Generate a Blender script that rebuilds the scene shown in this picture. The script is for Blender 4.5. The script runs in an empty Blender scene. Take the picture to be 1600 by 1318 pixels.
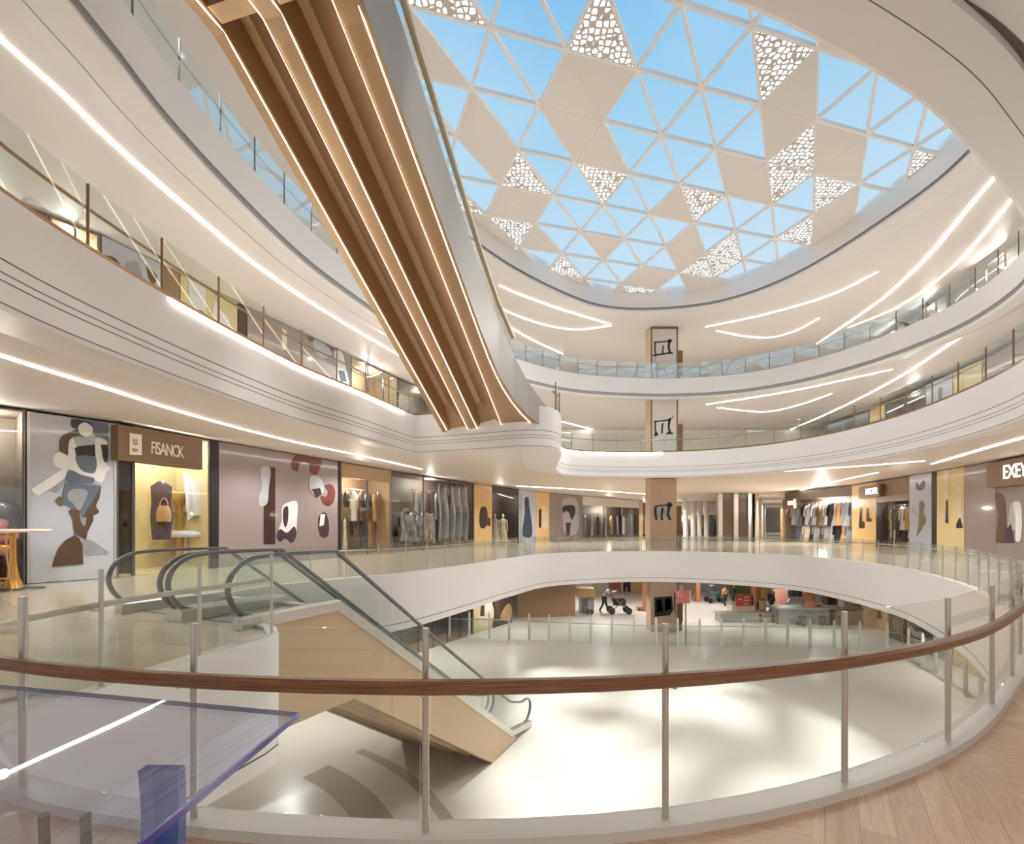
SUN_E, SKY_E, EXPO, FILL_E, RIM_FILL_E = 4.6, 1.0, 0.12, 720, 700
import bpy, bmesh, math, random
from mathutils import Vector, Matrix
from mathutils.geometry import tessellate_polygon
random.seed(7)
SC = bpy.context.scene
COL = SC.collection
F, CX, HY, EYE = 760.0, 800.0, 820.0, 2.0      # focal length in pixels, principal column, horizon row, eye height
PI = math.pi

# ------------------------------------------------------------------ points
def at(x, y, z):
    """the point of the horizontal plane at height z that the photograph shows at pixel x, y"""
    d = F * (z - EYE) / (HY - y)
    return Vector(((x - CX) / F * d, d, z))
def at_depth(x, y, d):
    return Vector(((x - CX) / F * d, d, EYE + (HY - y) * d / F))

def spline(pts, closed=False, step=0.35):
    P = [Vector((p[0], p[1])) for p in pts]
    n = len(P); out = []
    rng = range(n) if closed else range(n - 1)
    for i in rng:
        p1, p2 = P[i], P[(i + 1) % n]
        p0 = P[i - 1] if (closed or i > 0) else p1 * 2 - p2
        p3 = P[(i + 2) % n] if (closed or i + 2 < n) else p2 * 2 - p1
        t0 = 0; t1 = max((p1 - p0).length, 1e-4) ** .5; t2 = t1 + max((p2 - p1).length, 1e-4) ** .5; t3 = t2 + max((p3 - p2).length, 1e-4) ** .5
        k = max(1, int((p2 - p1).length / step))
        for j in range(k):
            t = t1 + (t2 - t1) * j / k
            a1 = p0 * ((t1 - t) / (t1 - t0)) + p1 * ((t - t0) / (t1 - t0))
            a2 = p1 * ((t2 - t) / (t2 - t1)) + p2 * ((t - t1) / (t2 - t1))
            a3 = p2 * ((t3 - t) / (t3 - t2)) + p3 * ((t - t2) / (t3 - t2))
            b1 = a1 * ((t2 - t) / (t2 - t0)) + a2 * ((t - t0) / (t2 - t0))
            b2 = a2 * ((t3 - t) / (t3 - t1)) + a3 * ((t - t1) / (t3 - t1))
            out.append(b1 * ((t2 - t) / (t2 - t1)) + b2 * ((t - t1) / (t2 - t1)))
    if not closed: out.append(P[-1].copy())
    return out

def normals(C, closed=True):
    """right-hand normals: for a counter-clockwise loop they point away from the void"""
    n = len(C); N = []
    for i in range(n):
        a = C[i - 1] if (closed or i > 0) else C[i]
        b = C[(i + 1) % n] if (closed or i + 1 < n) else C[i]
        t = (b - a)
        if t.length < 1e-6: t = Vector((1, 0))
        t.normalize(); N.append(Vector((t.y, -t.x)))
    return N
def smooth_n(N, it, closed=True):
    n = len(N)
    for _ in range(it):
        M = []
        for i in range(n):
            a = N[i - 1] if (closed or i > 0) else N[i]; b = N[(i + 1) % n] if (closed or i + 1 < n) else N[i]
            M.append((a + N[i] * 2 + b).normalized())
        N = M
    return N
def offset(C, d, closed=True, it=6):
    N = smooth_n(normals(C, closed), it, closed)
    return [c + n * d for c, n in zip(C, N)]
def resample(C, spacing, closed=False):
    """equal steps along a polyline"""
    Q = list(C) + ([C[0]] if closed else [])
    L = [0]
    for a, b in zip(Q, Q[1:]): L.append(L[-1] + (b - a).length)
    n = max(1, round(L[-1] / spacing)); out = []; j = 0
    for k in range(n + (0 if closed else 1)):
        s = L[-1] * k / n
        while j < len(L) - 2 and L[j + 1] < s: j += 1
        f = (s - L[j]) / max(L[j + 1] - L[j], 1e-9)
        out.append(Q[j].lerp(Q[j + 1], f))
    return out

# ------------------------------------------------------------------ mesh builder
class MB:
    def __init__(s): s.v = []; s.f = []; s.sm = []
    def add(s, vs, fs, smooth=False):
        o = len(s.v); s.v += [tuple(v) for v in vs]
        for f in fs: s.f.append([i + o for i in f]); s.sm.append(smooth)
        return s
    def box(s, c, size, rz=0.0, M=None):
        hx, hy, hz = size[0] / 2, size[1] / 2, size[2] / 2
        R = Matrix.Rotation(rz, 3, 'Z'); c = Vector(c)
        vs = [c + R @ Vector((x * hx, y * hy, z * hz)) for z in (-1, 1) for y in (-1, 1) for x in (-1, 1)]
        return s.add(vs, [(0, 2, 3, 1), (4, 5, 7, 6), (0, 1, 5, 4), (1, 3, 7, 5), (3, 2, 6, 7), (2, 0, 4, 6)])
    def bar(s, a, b, w, h, up=Vector((0, 0, 1))):
        a = Vector(a); b = Vector(b); t = (b - a).normalized(); sd = t.cross(up)
        if sd.length < 1e-4: sd = Vector((1, 0, 0))
        sd.normalize(); u = sd.cross(t)
        vs = [p + sd * (i * w / 2) + u * (j * h / 2) for p in (a, b) for i, j in ((-1, -1), (1, -1), (1, 1), (-1, 1))]
        return s.add(vs, [(0, 1, 2, 3), (7, 6, 5, 4), (0, 4, 5, 1), (1, 5, 6, 2), (2, 6, 7, 3), (3, 7, 4, 0)])
    def sweep(s, path, prof, closed=False, smooth=False, caps=True, up=Vector((0, 0, 1))):
        """prof: (side, up) pairs swept along a 3-D path"""
        path = [Vector(p) for p in path]; n = len(path); m = len(prof); vs = []
        for i, p in enumerate(path):
            a = path[i - 1] if (closed or i) else p; b = path[(i + 1) % n] if (closed or i + 1 < n) else p
            t = (b - a).normalized(); sd = t.cross(up)
            if sd.length < 1e-4: sd = Vector((1, 0, 0))
            sd.normalize(); u = sd.cross(t)
            vs += [p + sd * q[0] + u * q[1] for q in prof]
        fs = []
        for i in range(n if closed else n - 1):
            k = (i + 1) % n
            for j in range(m):
                l = (j + 1) % m; fs.append((i * m + j, i * m + l, k * m + l, k * m + j))
        s.add(vs, fs, smooth)
        if caps and not closed:
            s.add(vs[:m], [tuple(range(m))[::-1]]); s.add(vs[-m:], [tuple(range(m))])
        return s
    def tube(s, path, r, k=8, closed=False):
        return s.sweep(path, [(r * math.cos(2 * PI * i / k), r * math.sin(2 * PI * i / k)) for i in range(k)], closed, True)
    def cyl(s, a, b, r0, r1=None, k=12):
        r1 = r0 if r1 is None else r1
        a = Vector(a); b = Vector(b); t = (b - a).normalized(); x = t.orthogonal().normalized(); y = t.cross(x)
        vs = [p + (x * math.cos(2 * PI * i / k) + y * math.sin(2 * PI * i / k)) * r for p, r in ((a, r0), (b, r1)) for i in range(k)]
        s.add(vs, [(i, (i + 1) % k, k + (i + 1) % k, k + i) for i in range(k)], True)
        s.add(vs[:k], [tuple(range(k))[::-1]]); s.add(vs[k:], [tuple(range(k))]); return s
    def lathe(s, c, prof, k=16):
        c = Vector(c); m = len(prof); vs = []
        for r, z in prof: vs += [c + Vector((r * math.cos(2 * PI * i / k), r * math.sin(2 * PI * i / k), z)) for i in range(k)]
        fs = [(j * k + i, j * k + (i + 1) % k, (j + 1) * k + (i + 1) % k, (j + 1) * k + i) for j in range(m - 1) for i in range(k)]
        s.add(vs, fs, True); s.add(vs[:k], [tuple(range(k))[::-1]]); s.add(vs[-k:], [tuple(range(k))]); return s
    def strip(s, A, B, closed=True, smooth=True):
        n = len(A); vs = list(A) + list(B)
        return s.add(vs, [(i, (i + 1) % n, n + (i + 1) % n, n + i) for i in range(n if closed else n - 1)], smooth)
    def flat(s, outer, holes, z, flip=False):
        """a level face with holes"""
        polys = [[Vector((p[0], p[1], 0)) for p in outer]] + [[Vector((p[0], p[1], 0)) for p in h] for h in holes]
        tris = tessellate_polygon(polys); vs = [(p.x, p.y, z) for q in polys for p in q]
        fs = []
        for t in tris:
            a, b, c = (Vector(vs[i]) for i in t)
            up = (b - a).cross(c - a).z > 0
            fs.append(tuple(t) if up != flip else tuple(t)[::-1])
        return s.add(vs, fs)
    def prism(s, poly, nrm, th):
        """a flat 3-D outline given thickness along nrm"""
        poly = [Vector(p) for p in poly]; n = len(poly); nrm = Vector(nrm)
        vs = poly + [p + nrm * th for p in poly]
        o = poly[0]; x = (poly[1] - o).normalized(); zz = nrm.normalized(); y = zz.cross(x)
        tri = tessellate_polygon([[Vector(((p - o).dot(x), (p - o).dot(y), 0)) for p in poly]])
        fs = [tuple(t)[::-1] for t in tri] + [tuple(i + n for i in t) for t in tri]
        fs += [(i, (i + 1) % n, n + (i + 1) % n, n + i) for i in range(n)]
        return s.add(vs, fs)
    def build(s, name, mat, parent=None, autofix=True):
        me = bpy.data.meshes.new(name); me.from_pydata(s.v, [], s.f)
        for p, q in zip(me.polygons, s.sm): p.use_smooth = q
        if autofix:
            bm = bmesh.new(); bm.from_mesh(me); bmesh.ops.recalc_face_normals(bm, faces=bm.faces); bm.to_mesh(me); bm.free()
        if mat: me.materials.append(mat)
        o = bpy.data.objects.new(name, me); COL.objects.link(o)
        if parent is not None:
            o.parent = parent; o.matrix_parent_inverse = Matrix.Translation(-parent.location) if parent.type == 'EMPTY' else Matrix()
        return o

def tag(o, label=None, cat=None, group=None, kind=None):
    if label: o['label'] = label
    if cat: o['category'] = cat
    if group: o['group'] = group
    if kind: o['kind'] = kind
    return o
def thing(name, loc, label, cat, group=None, kind=None):
    o = bpy.data.objects.new(name, None); o.location = Vector(loc); o.empty_display_size = .2; COL.objects.link(o)
    return tag(o, label, cat, group, kind)
def children(o): return [c for c in bpy.data.objects if c.parent == o]

# ------------------------------------------------------------------ materials
def lin(c):
    return tuple((v / 255 / 12.92) if v / 255 <= .04045 else ((v / 255 + .055) / 1.055) ** 2.4 for v in c)
MATS = {}
def mat(name, rgb, rough=.5, metal=0.0, spec=.5, coat=0.0, emit=0.0, noise=0.0, nscale=3.0, bump=0.0):
    if name in MATS: return MATS[name]
    m = bpy.data.materials.new(name); m.use_nodes = True; nt = m.node_tree; b = nt.nodes['Principled BSDF']
    c = lin(rgb) + (1,)
    b.inputs['Base Color'].default_value = c; b.inputs['Roughness'].default_value = rough; b.inputs['Metallic'].default_value = metal
    b.inputs['Specular IOR Level'].default_value = spec; b.inputs['Coat Weight'].default_value = coat; b.inputs['Coat Roughness'].default_value = .06
    if emit: b.inputs['Emission Color'].default_value = c; b.inputs['Emission Strength'].default_value = emit
    if noise or bump:
        tc = nt.nodes.new('ShaderNodeTexCoord'); nz = nt.nodes.new('ShaderNodeTexNoise'); nz.inputs['Scale'].default_value = nscale; nz.inputs['Detail'].default_value = 5
        nt.links.new(tc.outputs['Object'], nz.inputs['Vector'])
        if noise:
            mx = nt.nodes.new('ShaderNodeMix'); mx.data_type = 'RGBA'; mx.inputs[0].default_value = 1
            mx.inputs[6].default_value = tuple(v * (1 - noise) for v in c[:3]) + (1,); mx.inputs[7].default_value = tuple(min(1, v * (1 + noise)) for v in c[:3]) + (1,)
            nt.links.new(nz.outputs['Fac'], mx.inputs[0]); nt.links.new(mx.outputs[2], b.inputs['Base Color'])
        if bump:
            bp = nt.nodes.new('ShaderNodeBump'); bp.inputs['Strength'].default_value = bump; bp.inputs['Distance'].default_value = .02
            nt.links.new(nz.outputs['Fac'], bp.inputs['Height']); nt.links.new(bp.outputs['Normal'], b.inputs['Normal'])
    MATS[name] = m; return m
def glass(name, tint, refl=.05, edge=.5, power=4.0, rough=0.0):
    if name in MATS: return MATS[name]
    m = bpy.data.materials.new(name); m.use_nodes = True; nt = m.node_tree; nt.nodes.clear()
    o = nt.nodes.new('ShaderNodeOutputMaterial'); mx = nt.nodes.new('ShaderNodeMixShader'); t = nt.nodes.new('ShaderNodeBsdfTransparent'); g = nt.nodes.new('ShaderNodeBsdfGlossy')
    t.inputs[0].default_value = tuple(tint) + (1,); g.inputs['Roughness'].default_value = rough; g.inputs[0].default_value = (1, 1, 1, 1)
    lw = nt.nodes.new('ShaderNodeLayerWeight'); lw.inputs[0].default_value = .5
    p = nt.nodes.new('ShaderNodeMath'); p.operation = 'POWER'; p.inputs[1].default_value = power
    a = nt.nodes.new('ShaderNodeMath'); a.operation = 'MULTIPLY_ADD'; a.inputs[1].default_value = edge; a.inputs[2].default_value = refl
    nt.links.new(lw.outputs['Facing'], p.inputs[0]); nt.links.new(p.outputs[0], a.inputs[0]); nt.links.new(a.outputs[0], mx.inputs[0])
    nt.links.new(t.outputs[0], mx.inputs[1]); nt.links.new(g.outputs[0], mx.inputs[2]); nt.links.new(mx.outputs[0], o.inputs[0])
    MATS[name] = m; return m

PLASTER = mat('plaster_white', (236, 231, 227), .55, noise=.015, nscale=.6)
FASCIA = mat('fascia_paint', (238, 233, 230), .42, noise=.01, nscale=.5)
KERB = mat('kerb_grey', (206, 200, 192), .4)
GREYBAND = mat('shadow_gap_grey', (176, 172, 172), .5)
GROOVE = mat('groove_dark', (150, 142, 138), .7)
SOFFIT = mat('soffit_paint', (235, 230, 226), .5, noise=.012, nscale=.4)
PANEL = mat('skylight_panel', (234, 227, 220), .6)
MULLION = mat('mullion_paint', (244, 239, 234), .45)
CHROME = mat('brushed_steel', (206, 202, 195), .3, .7)
STEEL_DARK = mat('dark_steel', (120, 122, 124), .3, .9)
BRONZE = mat('bronze_trim', (156, 124, 90), .35, .6)
GOLD = mat('bronze_cladding', (184, 154, 118), .38, .55, noise=.05, nscale=1.2)
GOLD_SHADE = mat('bronze_shade', (162, 126, 90), .4, .5)  # darker copy of the cladding bronze, carries the shade of the high escalator's troughs
TAN = mat('tan_cladding', (190, 164, 130), .4, .1)
GREYSIDE = mat('grey_side_panel', (172, 166, 158), .45)
CREAMRAIL = mat('cream_rail', (222, 204, 172), .4)
RUBBER = mat('handrail_rubber', (112, 114, 118), .3)
STEP = mat('escalator_step', (120, 118, 116), .4, .6)
GLASS = glass('balustrade_glass', (.95, .97, .955), .035, .45, 4)
GLASS_B = glass('balustrade_glass_upper', (.925, .96, .955), .05, .5, 3.5)
GLASS_T = glass('top_gallery_glass', (.88, .95, .97), .26, .5, 3)
SHOPGLASS = glass('shop_glass', (.95, .96, .955), .05, .4, 4)
SKYGLASS = glass('roof_glass', (.97, .985, 1.0), .0, .12, 4)
LED = mat('led_warm', (255, 251, 244), .5, emit=14)
LEDSOFT = mat('led_line', (255, 238, 208), .5, emit=5)

def wood_rail():
    m = bpy.data.materials.new('walnut_rail'); m.use_nodes = True; nt = m.node_tree; b = nt.nodes['Principled BSDF']
    tc = nt.nodes.new('ShaderNodeTexCoord'); mp = nt.nodes.new('ShaderNodeMapping'); mp.inputs['Scale'].default_value = (1.2, 1.2, 45)
    nz = nt.nodes.new('ShaderNodeTexNoise'); nz.inputs['Scale'].default_value = 2.5; nz.inputs['Detail'].default_value = 6
    cr = nt.nodes.new('ShaderNodeValToRGB'); cr.color_ramp.elements[0].position = .3; cr.color_ramp.elements[0].color = lin((100, 66, 46)) + (1,)
    cr.color_ramp.elements[1].position = .75; cr.color_ramp.elements[1].color = lin((152, 106, 76)) + (1,)
    nt.links.new(tc.outputs['Object'], mp.inputs[0]); nt.links.new(mp.outputs[0], nz.inputs['Vector']); nt.links.new(nz.outputs['Fac'], cr.inputs[0]); nt.links.new(cr.outputs[0], b.inputs['Base Color'])
    b.inputs['Roughness'].default_value = .38; return m
WALNUT = wood_rail()

def floor_upper():
    """oak planks laid in a herringbone near the stairs, polished beige stone along the shops"""
    m = bpy.data.materials.new('oak_and_stone_floor'); m.use_nodes = True; nt = m.node_tree; L = nt.links; b = nt.nodes['Principled BSDF']
    tc = nt.nodes.new('ShaderNodeTexCoord')
    def planks(rot):
        mp = nt.nodes.new('ShaderNodeMapping'); mp.inputs['Rotation'].default_value = (0, 0, rot); L.new(tc.outputs['Object'], mp.inputs[0])
        br = nt.nodes.new('ShaderNodeTexBrick'); br.offset = .37; br.inputs['Scale'].default_value = 1; br.inputs['Brick Width'].default_value = 1.5; br.inputs['Row Height'].default_value = .2
        br.inputs['Mortar Size'].default_value = .004; br.inputs['Mortar'].default_value = lin((184, 152, 124)) + (1,)
        br.inputs['Color1'].default_value = lin((216, 186, 158)) + (1,); br.inputs['Color2'].default_value = lin((202, 170, 142)) + (1,)
        L.new(mp.outputs[0], br.inputs['Vector'])
        m2 = nt.nodes.new('ShaderNodeMapping'); m2.inputs['Scale'].default_value = (1.5, 16, 1); L.new(mp.outputs[0], m2.inputs[0])
        nz = nt.nodes.new('ShaderNodeTexNoise'); nz.inputs['Scale'].default_value = 2.2; nz.inputs['Detail'].default_value = 6; nz.inputs['Distortion'].default_value = 1.2; L.new(m2.outputs[0], nz.inputs['Vector'])
        cr = nt.nodes.new('ShaderNodeValToRGB'); cr.color_ramp.elements[0].position = .3; cr.color_ramp.elements[0].color = (.66, .6, .55, 1); cr.color_ramp.elements[1].position = .62; cr.color_ramp.elements[1].color = (1, 1, 1, 1)
        L.new(nz.outputs['Fac'], cr.inputs[0])
        mx = nt.nodes.new('ShaderNodeMix'); mx.data_type = 'RGBA'; mx.blend_type = 'MULTIPLY'; mx.inputs[0].default_value = .55
        L.new(br.outputs['Color'], mx.inputs[6]); L.new(cr.outputs[0], mx.inputs[7]); return mx.outputs[2]
    a, c = planks(.35), planks(-1.0)
    sx = nt.nodes.new('ShaderNodeSeparateXYZ'); L.new(tc.outputs['Object'], sx.inputs[0])
    sw = nt.nodes.new('ShaderNodeMath'); sw.operation = 'MULTIPLY_ADD'; sw.inputs[1].default_value = .55; sw.inputs[2].default_value = -.55; L.new(sx.outputs['X'], sw.inputs[0])
    fr = nt.nodes.new('ShaderNodeMath'); fr.operation = 'PINGPONG'; fr.inputs[1].default_value = 1; L.new(sw.outputs[0], fr.inputs[0])
    gt = nt.nodes.new('ShaderNodeMath'); gt.operation = 'GREATER_THAN'; gt.inputs[1].default_value = .5; L.new(fr.outputs[0], gt.inputs[0])
    mx = nt.nodes.new('ShaderNodeMix'); mx.data_type = 'RGBA'; L.new(gt.outputs[0], mx.inputs[0]); L.new(a, mx.inputs[6]); L.new(c, mx.inputs[7])
    st = nt.nodes.new('ShaderNodeTexNoise'); st.inputs['Scale'].default_value = .35; st.inputs['Detail'].default_value = 5; L.new(tc.outputs['Object'], st.inputs['Vector'])
    s2 = nt.nodes.new('ShaderNodeValToRGB'); s2.color_ramp.elements[0].color = lin((196, 180, 158)) + (1,); s2.color_ramp.elements[1].color = lin((212, 199, 180)) + (1,); L.new(st.outputs['Fac'], s2.inputs[0])
    zone = nt.nodes.new('ShaderNodeMath'); zone.operation = 'MULTIPLY_ADD'; zone.inputs[1].default_value = 1.2; L.new(sx.outputs['X'], zone.inputs[0])
    sub = nt.nodes.new('ShaderNodeMath'); sub.operation = 'MULTIPLY'; sub.inputs[1].default_value = -1; L.new(sx.outputs['Y'], sub.inputs[0]); L.new(sub.outputs[0], zone.inputs[2])
    g2 = nt.nodes.new('ShaderNodeMath'); g2.operation = 'GREATER_THAN'; g2.inputs[1].default_value = -7.5; L.new(zone.outputs[0], g2.inputs[0])
    y9 = nt.nodes.new('ShaderNodeMath'); y9.operation = 'LESS_THAN'; y9.inputs[1].default_value = 12; L.new(sx.outputs['Y'], y9.inputs[0])
    an = nt.nodes.new('ShaderNodeMath'); an.operation = 'MULTIPLY'; L.new(g2.outputs[0], an.inputs[0]); L.new(y9.outputs[0], an.inputs[1])
    m3 = nt.nodes.new('ShaderNodeMix'); m3.data_type = 'RGBA'; L.new(an.outputs[0], m3.inputs[0]); L.new(s2.outputs[0], m3.inputs[6]); L.new(mx.outputs[2], m3.inputs[7]); L.new(m3.outputs[2], b.inputs['Base Color'])
    ro = nt.nodes.new('ShaderNodeMath'); ro.operation = 'MULTIPLY_ADD'; ro.inputs[1].default_value = .25; ro.inputs[2].default_value = .16; L.new(an.outputs[0], ro.inputs[0]); L.new(ro.outputs[0], b.inputs['Roughness'])
    return m
OAK = floor_upper()
STONE = mat('cream_stone_floor', (224, 217, 208), .3, noise=.04, nscale=.25)
STONE_GREY = mat('grey_stone_inlay', (184, 176, 160), .22, noise=.03, nscale=.25)

def perforated():
    """beige sheet pierced by rounded cells that let white daylight through"""
    m = bpy.data.materials.new('perforated_panel'); m.use_nodes = True; nt = m.node_tree; L = nt.links; nt.nodes.clear()
    o = nt.nodes.new('ShaderNodeOutputMaterial'); tc = nt.nodes.new('ShaderNodeTexCoord')
    v = nt.nodes.new('ShaderNodeTexVoronoi'); v.feature = 'DISTANCE_TO_EDGE'; v.inputs['Scale'].default_value = 4.2; v.inputs['Randomness'].default_value = .5
    mp = nt.nodes.new('ShaderNodeMapping'); mp.inputs['Scale'].default_value = (1, 1, 0); L.new(tc.outputs['Object'], mp.inputs[0]); L.new(mp.outputs[0], v.inputs['Vector'])
    g = nt.nodes.new('ShaderNodeMath'); g.operation = 'GREATER_THAN'; g.inputs[1].default_value = .15; L.new(v.outputs['Distance'], g.inputs[0])
    d = nt.nodes.new('ShaderNodeBsdfDiffuse'); d.inputs[0].default_value = lin((214, 203, 192)) + (1,)
    t = nt.nodes.new('ShaderNodeBsdfTranslucent'); t.inputs[0].default_value = (.62, .63, .63, 1)
    mx = nt.nodes.new('ShaderNodeMixShader'); L.new(g.outputs[0], mx.inputs[0]); L.new(d.outputs[0], mx.inputs[1]); L.new(t.outputs[0], mx.inputs[2]); L.new(mx.outputs[0], o.inputs[0])
    return m
PERF = perforated()

# ------------------------------------------------------------------ the void at each level (plan outlines, metres)
E2P = [(-.5, 3.07), (1.13, 3.23), (2.74, 3.76), (4.17, 4.52), (6.05, 5.94), (7.08, 6.8), (8.06, 7.7), (9.45, 9.05), (11.2, 10.86), (12.7, 12.8), (14.5, 15.35), (15.9, 17.9),
       (17.9, 22.35), (18.7, 28), (18.3, 31.5), (15.5, 34.5), (12.3, 36), (8, 36), (2.6, 33.5), (-.3, 28.5), (-2.4, 23.75), (-4.5, 19.6), (-6.6, 17.2), (-8.0, 15), (-8.03, 13.35), (-7.98, 13.29),
       (-4.5, 11.6), (-4.42, 11.5), (-5.2, 9.85), (-5.2, 9.7), (-4.62, 9.25), (-4.3, 8.7), (-4.8, 6.9), (-4.95, 5.0), (-4.5, 4.05), (-3.62, 3.6), (-2.3, 3.25)]
E3P = [(0, 1), (5, 2.5), (10, 7.2), (13.5, 11.8), (15.7, 14.9), (17.1, 18.5), (17.9, 22.6), (17.6, 26.8), (16, 30.4), (12.8, 32.8), (8.85, 33.6), (5.5, 33.3), (3.6, 32.3), (2.7, 30), (2.4, 27), (2.3, 24),
       (2.1, 22), (1.6, 20.75), (.67, 20.5), (-1.5, 21.3), (-4.38, 22.25), (-4.5, 22.2), (-5.9, 17.9), (-6.75, 15.5), (-7.2, 13.4), (-7.7, 9.8), (-7.75, 7.3), (-7.0, 4.2), (-4, 1.6)]
E4P = [(4, 9.5), (6.4, 10.3), (10.1, 11.9), (12.7, 13.4), (16.8, 16), (20.3, 18.7), (22.5, 21.3), (23.9, 25), (24.1, 28.1), (23.3, 32.2), (21.3, 36), (17.9, 38.8), (14, 39.8), (10.5, 39.8), (5, 38.6), (.94, 35.8), (-3, 31.5),
       (-6, 26.5), (-7.5, 22.5), (-8.4, 19.4), (-8.97, 15.15), (-9.1, 12.4), (-9.0, 11.1), (-8.9, 9.3), (-8.4, 8.0), (-7.2, 7.5), (-5, 8.1), (-1, 8.8)]
RP = [(4, 12), (10, 13.5), (16.5, 16.5), (20, 20), (20.9, 23), (20.7, 26.7), (19.3, 32.5), (17.3, 35.6), (14.7, 37.4), (10, 38.2), (6.8, 37.6), (3.7, 35.5), (-.8, 31), (-4, 26), (-5.5, 20.5), (-5.6, 16.5), (-3, 13)]
E2, E3, E4, RO = (spline(p, True, .45) for p in (E2P, E3P, E4P, RP))
OUT = [(-34, -12), (78, -12), (78, 125), (-34, 125)]
P3 = lambda C, z: [Vector((p[0], p[1], z)) for p in C]

def slab(n, C, zt, prof, name_floor, floor_mat, z_ceil, hole_in, kname, label_f, label_c):
    """floor with its void, the moulded fascia around the void, and the ceiling below"""
    mb = MB(); mb.flat(OUT, [offset(C, prof[0][0])], zt)
    fl = mb.build(name_floor, floor_mat, autofix=False); tag(fl, label_f, 'floor', kind='structure')
    segs = {}
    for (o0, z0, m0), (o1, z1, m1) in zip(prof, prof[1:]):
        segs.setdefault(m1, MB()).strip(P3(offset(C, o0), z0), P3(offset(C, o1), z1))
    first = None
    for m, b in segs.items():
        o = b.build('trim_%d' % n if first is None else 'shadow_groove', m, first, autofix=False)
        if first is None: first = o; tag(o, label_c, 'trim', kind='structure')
    c = MB(); c.flat(OUT, [offset(C, prof[-1][0], it=14)], z_ceil, flip=True)
    # the same edge that closes the soffit
    o = c.build(kname, SOFFIT, autofix=False); tag(o, 'flat pale ceiling behind the soffit, ' + label_c.split(',')[0], 'ceiling', kind='structure')

def strip_last(n, C, a, b): pass

slab(1, E2, 0, [(.09, 0, None), (.09, .07, KERB), (-.12, .07, KERB), (-.12, -1.9, FASCIA), (-.09, -1.9, GROOVE), (-.09, -1.93, GROOVE), (-.12, -1.93, GROOVE), (-.12, -2.2, FASCIA), (.6, -2.3, FASCIA), (1.2, -2.3, FASCIA)],
     'floor', OAK, -2.3, None, 'ceiling', 'floor of the gallery the viewer stands on, oak in front and polished stone beyond', 'white moulded edge of the nearest gallery floor, around the lowest void')
slab(2, E3, 7, [(.1, 7, None), (-.1, 7.0, FASCIA), (-.1, 6.0, FASCIA), (-.085, 6.0, GROOVE), (-.085, 5.975, GROOVE), (-.1, 5.975, GROOVE), (-.1, 5.8, FASCIA), (-.085, 5.8, GROOVE), (-.085, 5.78, GROOVE), (-.1, 5.78, GROOVE), (-.1, 5.68, FASCIA), (-.085, 5.68, GROOVE), (-.085, 5.66, GROOVE), (-.1, 5.66, GROOVE),
      (-.1, 5.34, FASCIA), (-.085, 5.34, GROOVE), (-.085, 5.32, GROOVE), (-.1, 5.32, GROOVE), (-.06, 5.25, FASCIA), (1.8, 5.6, FASCIA), (1.8, 5.95, FASCIA)],
     'floor.001', STONE, 5.95, None, 'ceiling.001', 'stone floor of the gallery one level up', 'white moulded edge of the middle gallery, with the landing of the high escalator')
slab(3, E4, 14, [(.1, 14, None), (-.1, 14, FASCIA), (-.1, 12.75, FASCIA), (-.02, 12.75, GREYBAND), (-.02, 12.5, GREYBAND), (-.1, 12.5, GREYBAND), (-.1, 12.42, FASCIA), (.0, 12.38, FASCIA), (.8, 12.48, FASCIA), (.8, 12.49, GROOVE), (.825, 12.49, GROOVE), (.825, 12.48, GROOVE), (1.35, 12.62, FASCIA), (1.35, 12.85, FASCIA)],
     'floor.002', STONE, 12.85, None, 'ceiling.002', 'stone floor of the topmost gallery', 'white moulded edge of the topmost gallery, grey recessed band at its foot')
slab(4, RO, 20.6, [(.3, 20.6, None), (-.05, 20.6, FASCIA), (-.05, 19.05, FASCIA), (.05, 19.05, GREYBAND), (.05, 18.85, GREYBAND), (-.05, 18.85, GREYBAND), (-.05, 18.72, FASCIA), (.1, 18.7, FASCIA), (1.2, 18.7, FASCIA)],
     'roof', PLASTER, 18.7, None, 'ceiling.003', 'flat roof around the skylight', 'white moulded rim of the skylight well, grey recessed band at its foot')
bpy.data.objects['roof']['category'] = 'roof'
g1 = MB(); g1.flat(OUT, [], -7.0)
tag(g1.build('floor.003', STONE, autofix=False), 'cream polished floor of the lower hall with sunlight on it', 'floor', kind='structure')
# curved grey inlay bands on the lower floor
cc = Vector((-12.5, 9.5))
for k, (r0, r1) in enumerate(((9.3, 10.4), (11.6, 12.0))):
    b = MB(); A = []; B = []
    for i in range(41):
        a = -.9 + 1.9 * i / 40
        A.append((cc.x + r0 * math.cos(a), cc.y + r0 * math.sin(a), -6.996)); B.append((cc.x + r1 * math.cos(a), cc.y + r1 * math.sin(a), -6.996))
    b.strip(A, B, False)
    tag(b.build('trim_%d' % (8 + k), STONE_GREY, autofix=False), ['wide grey stone band curving across the lower floor by the escalator foot', 'thin grey stone band curving across the lower floor by the escalator foot'][k], 'floor inlay', kind='structure')

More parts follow.
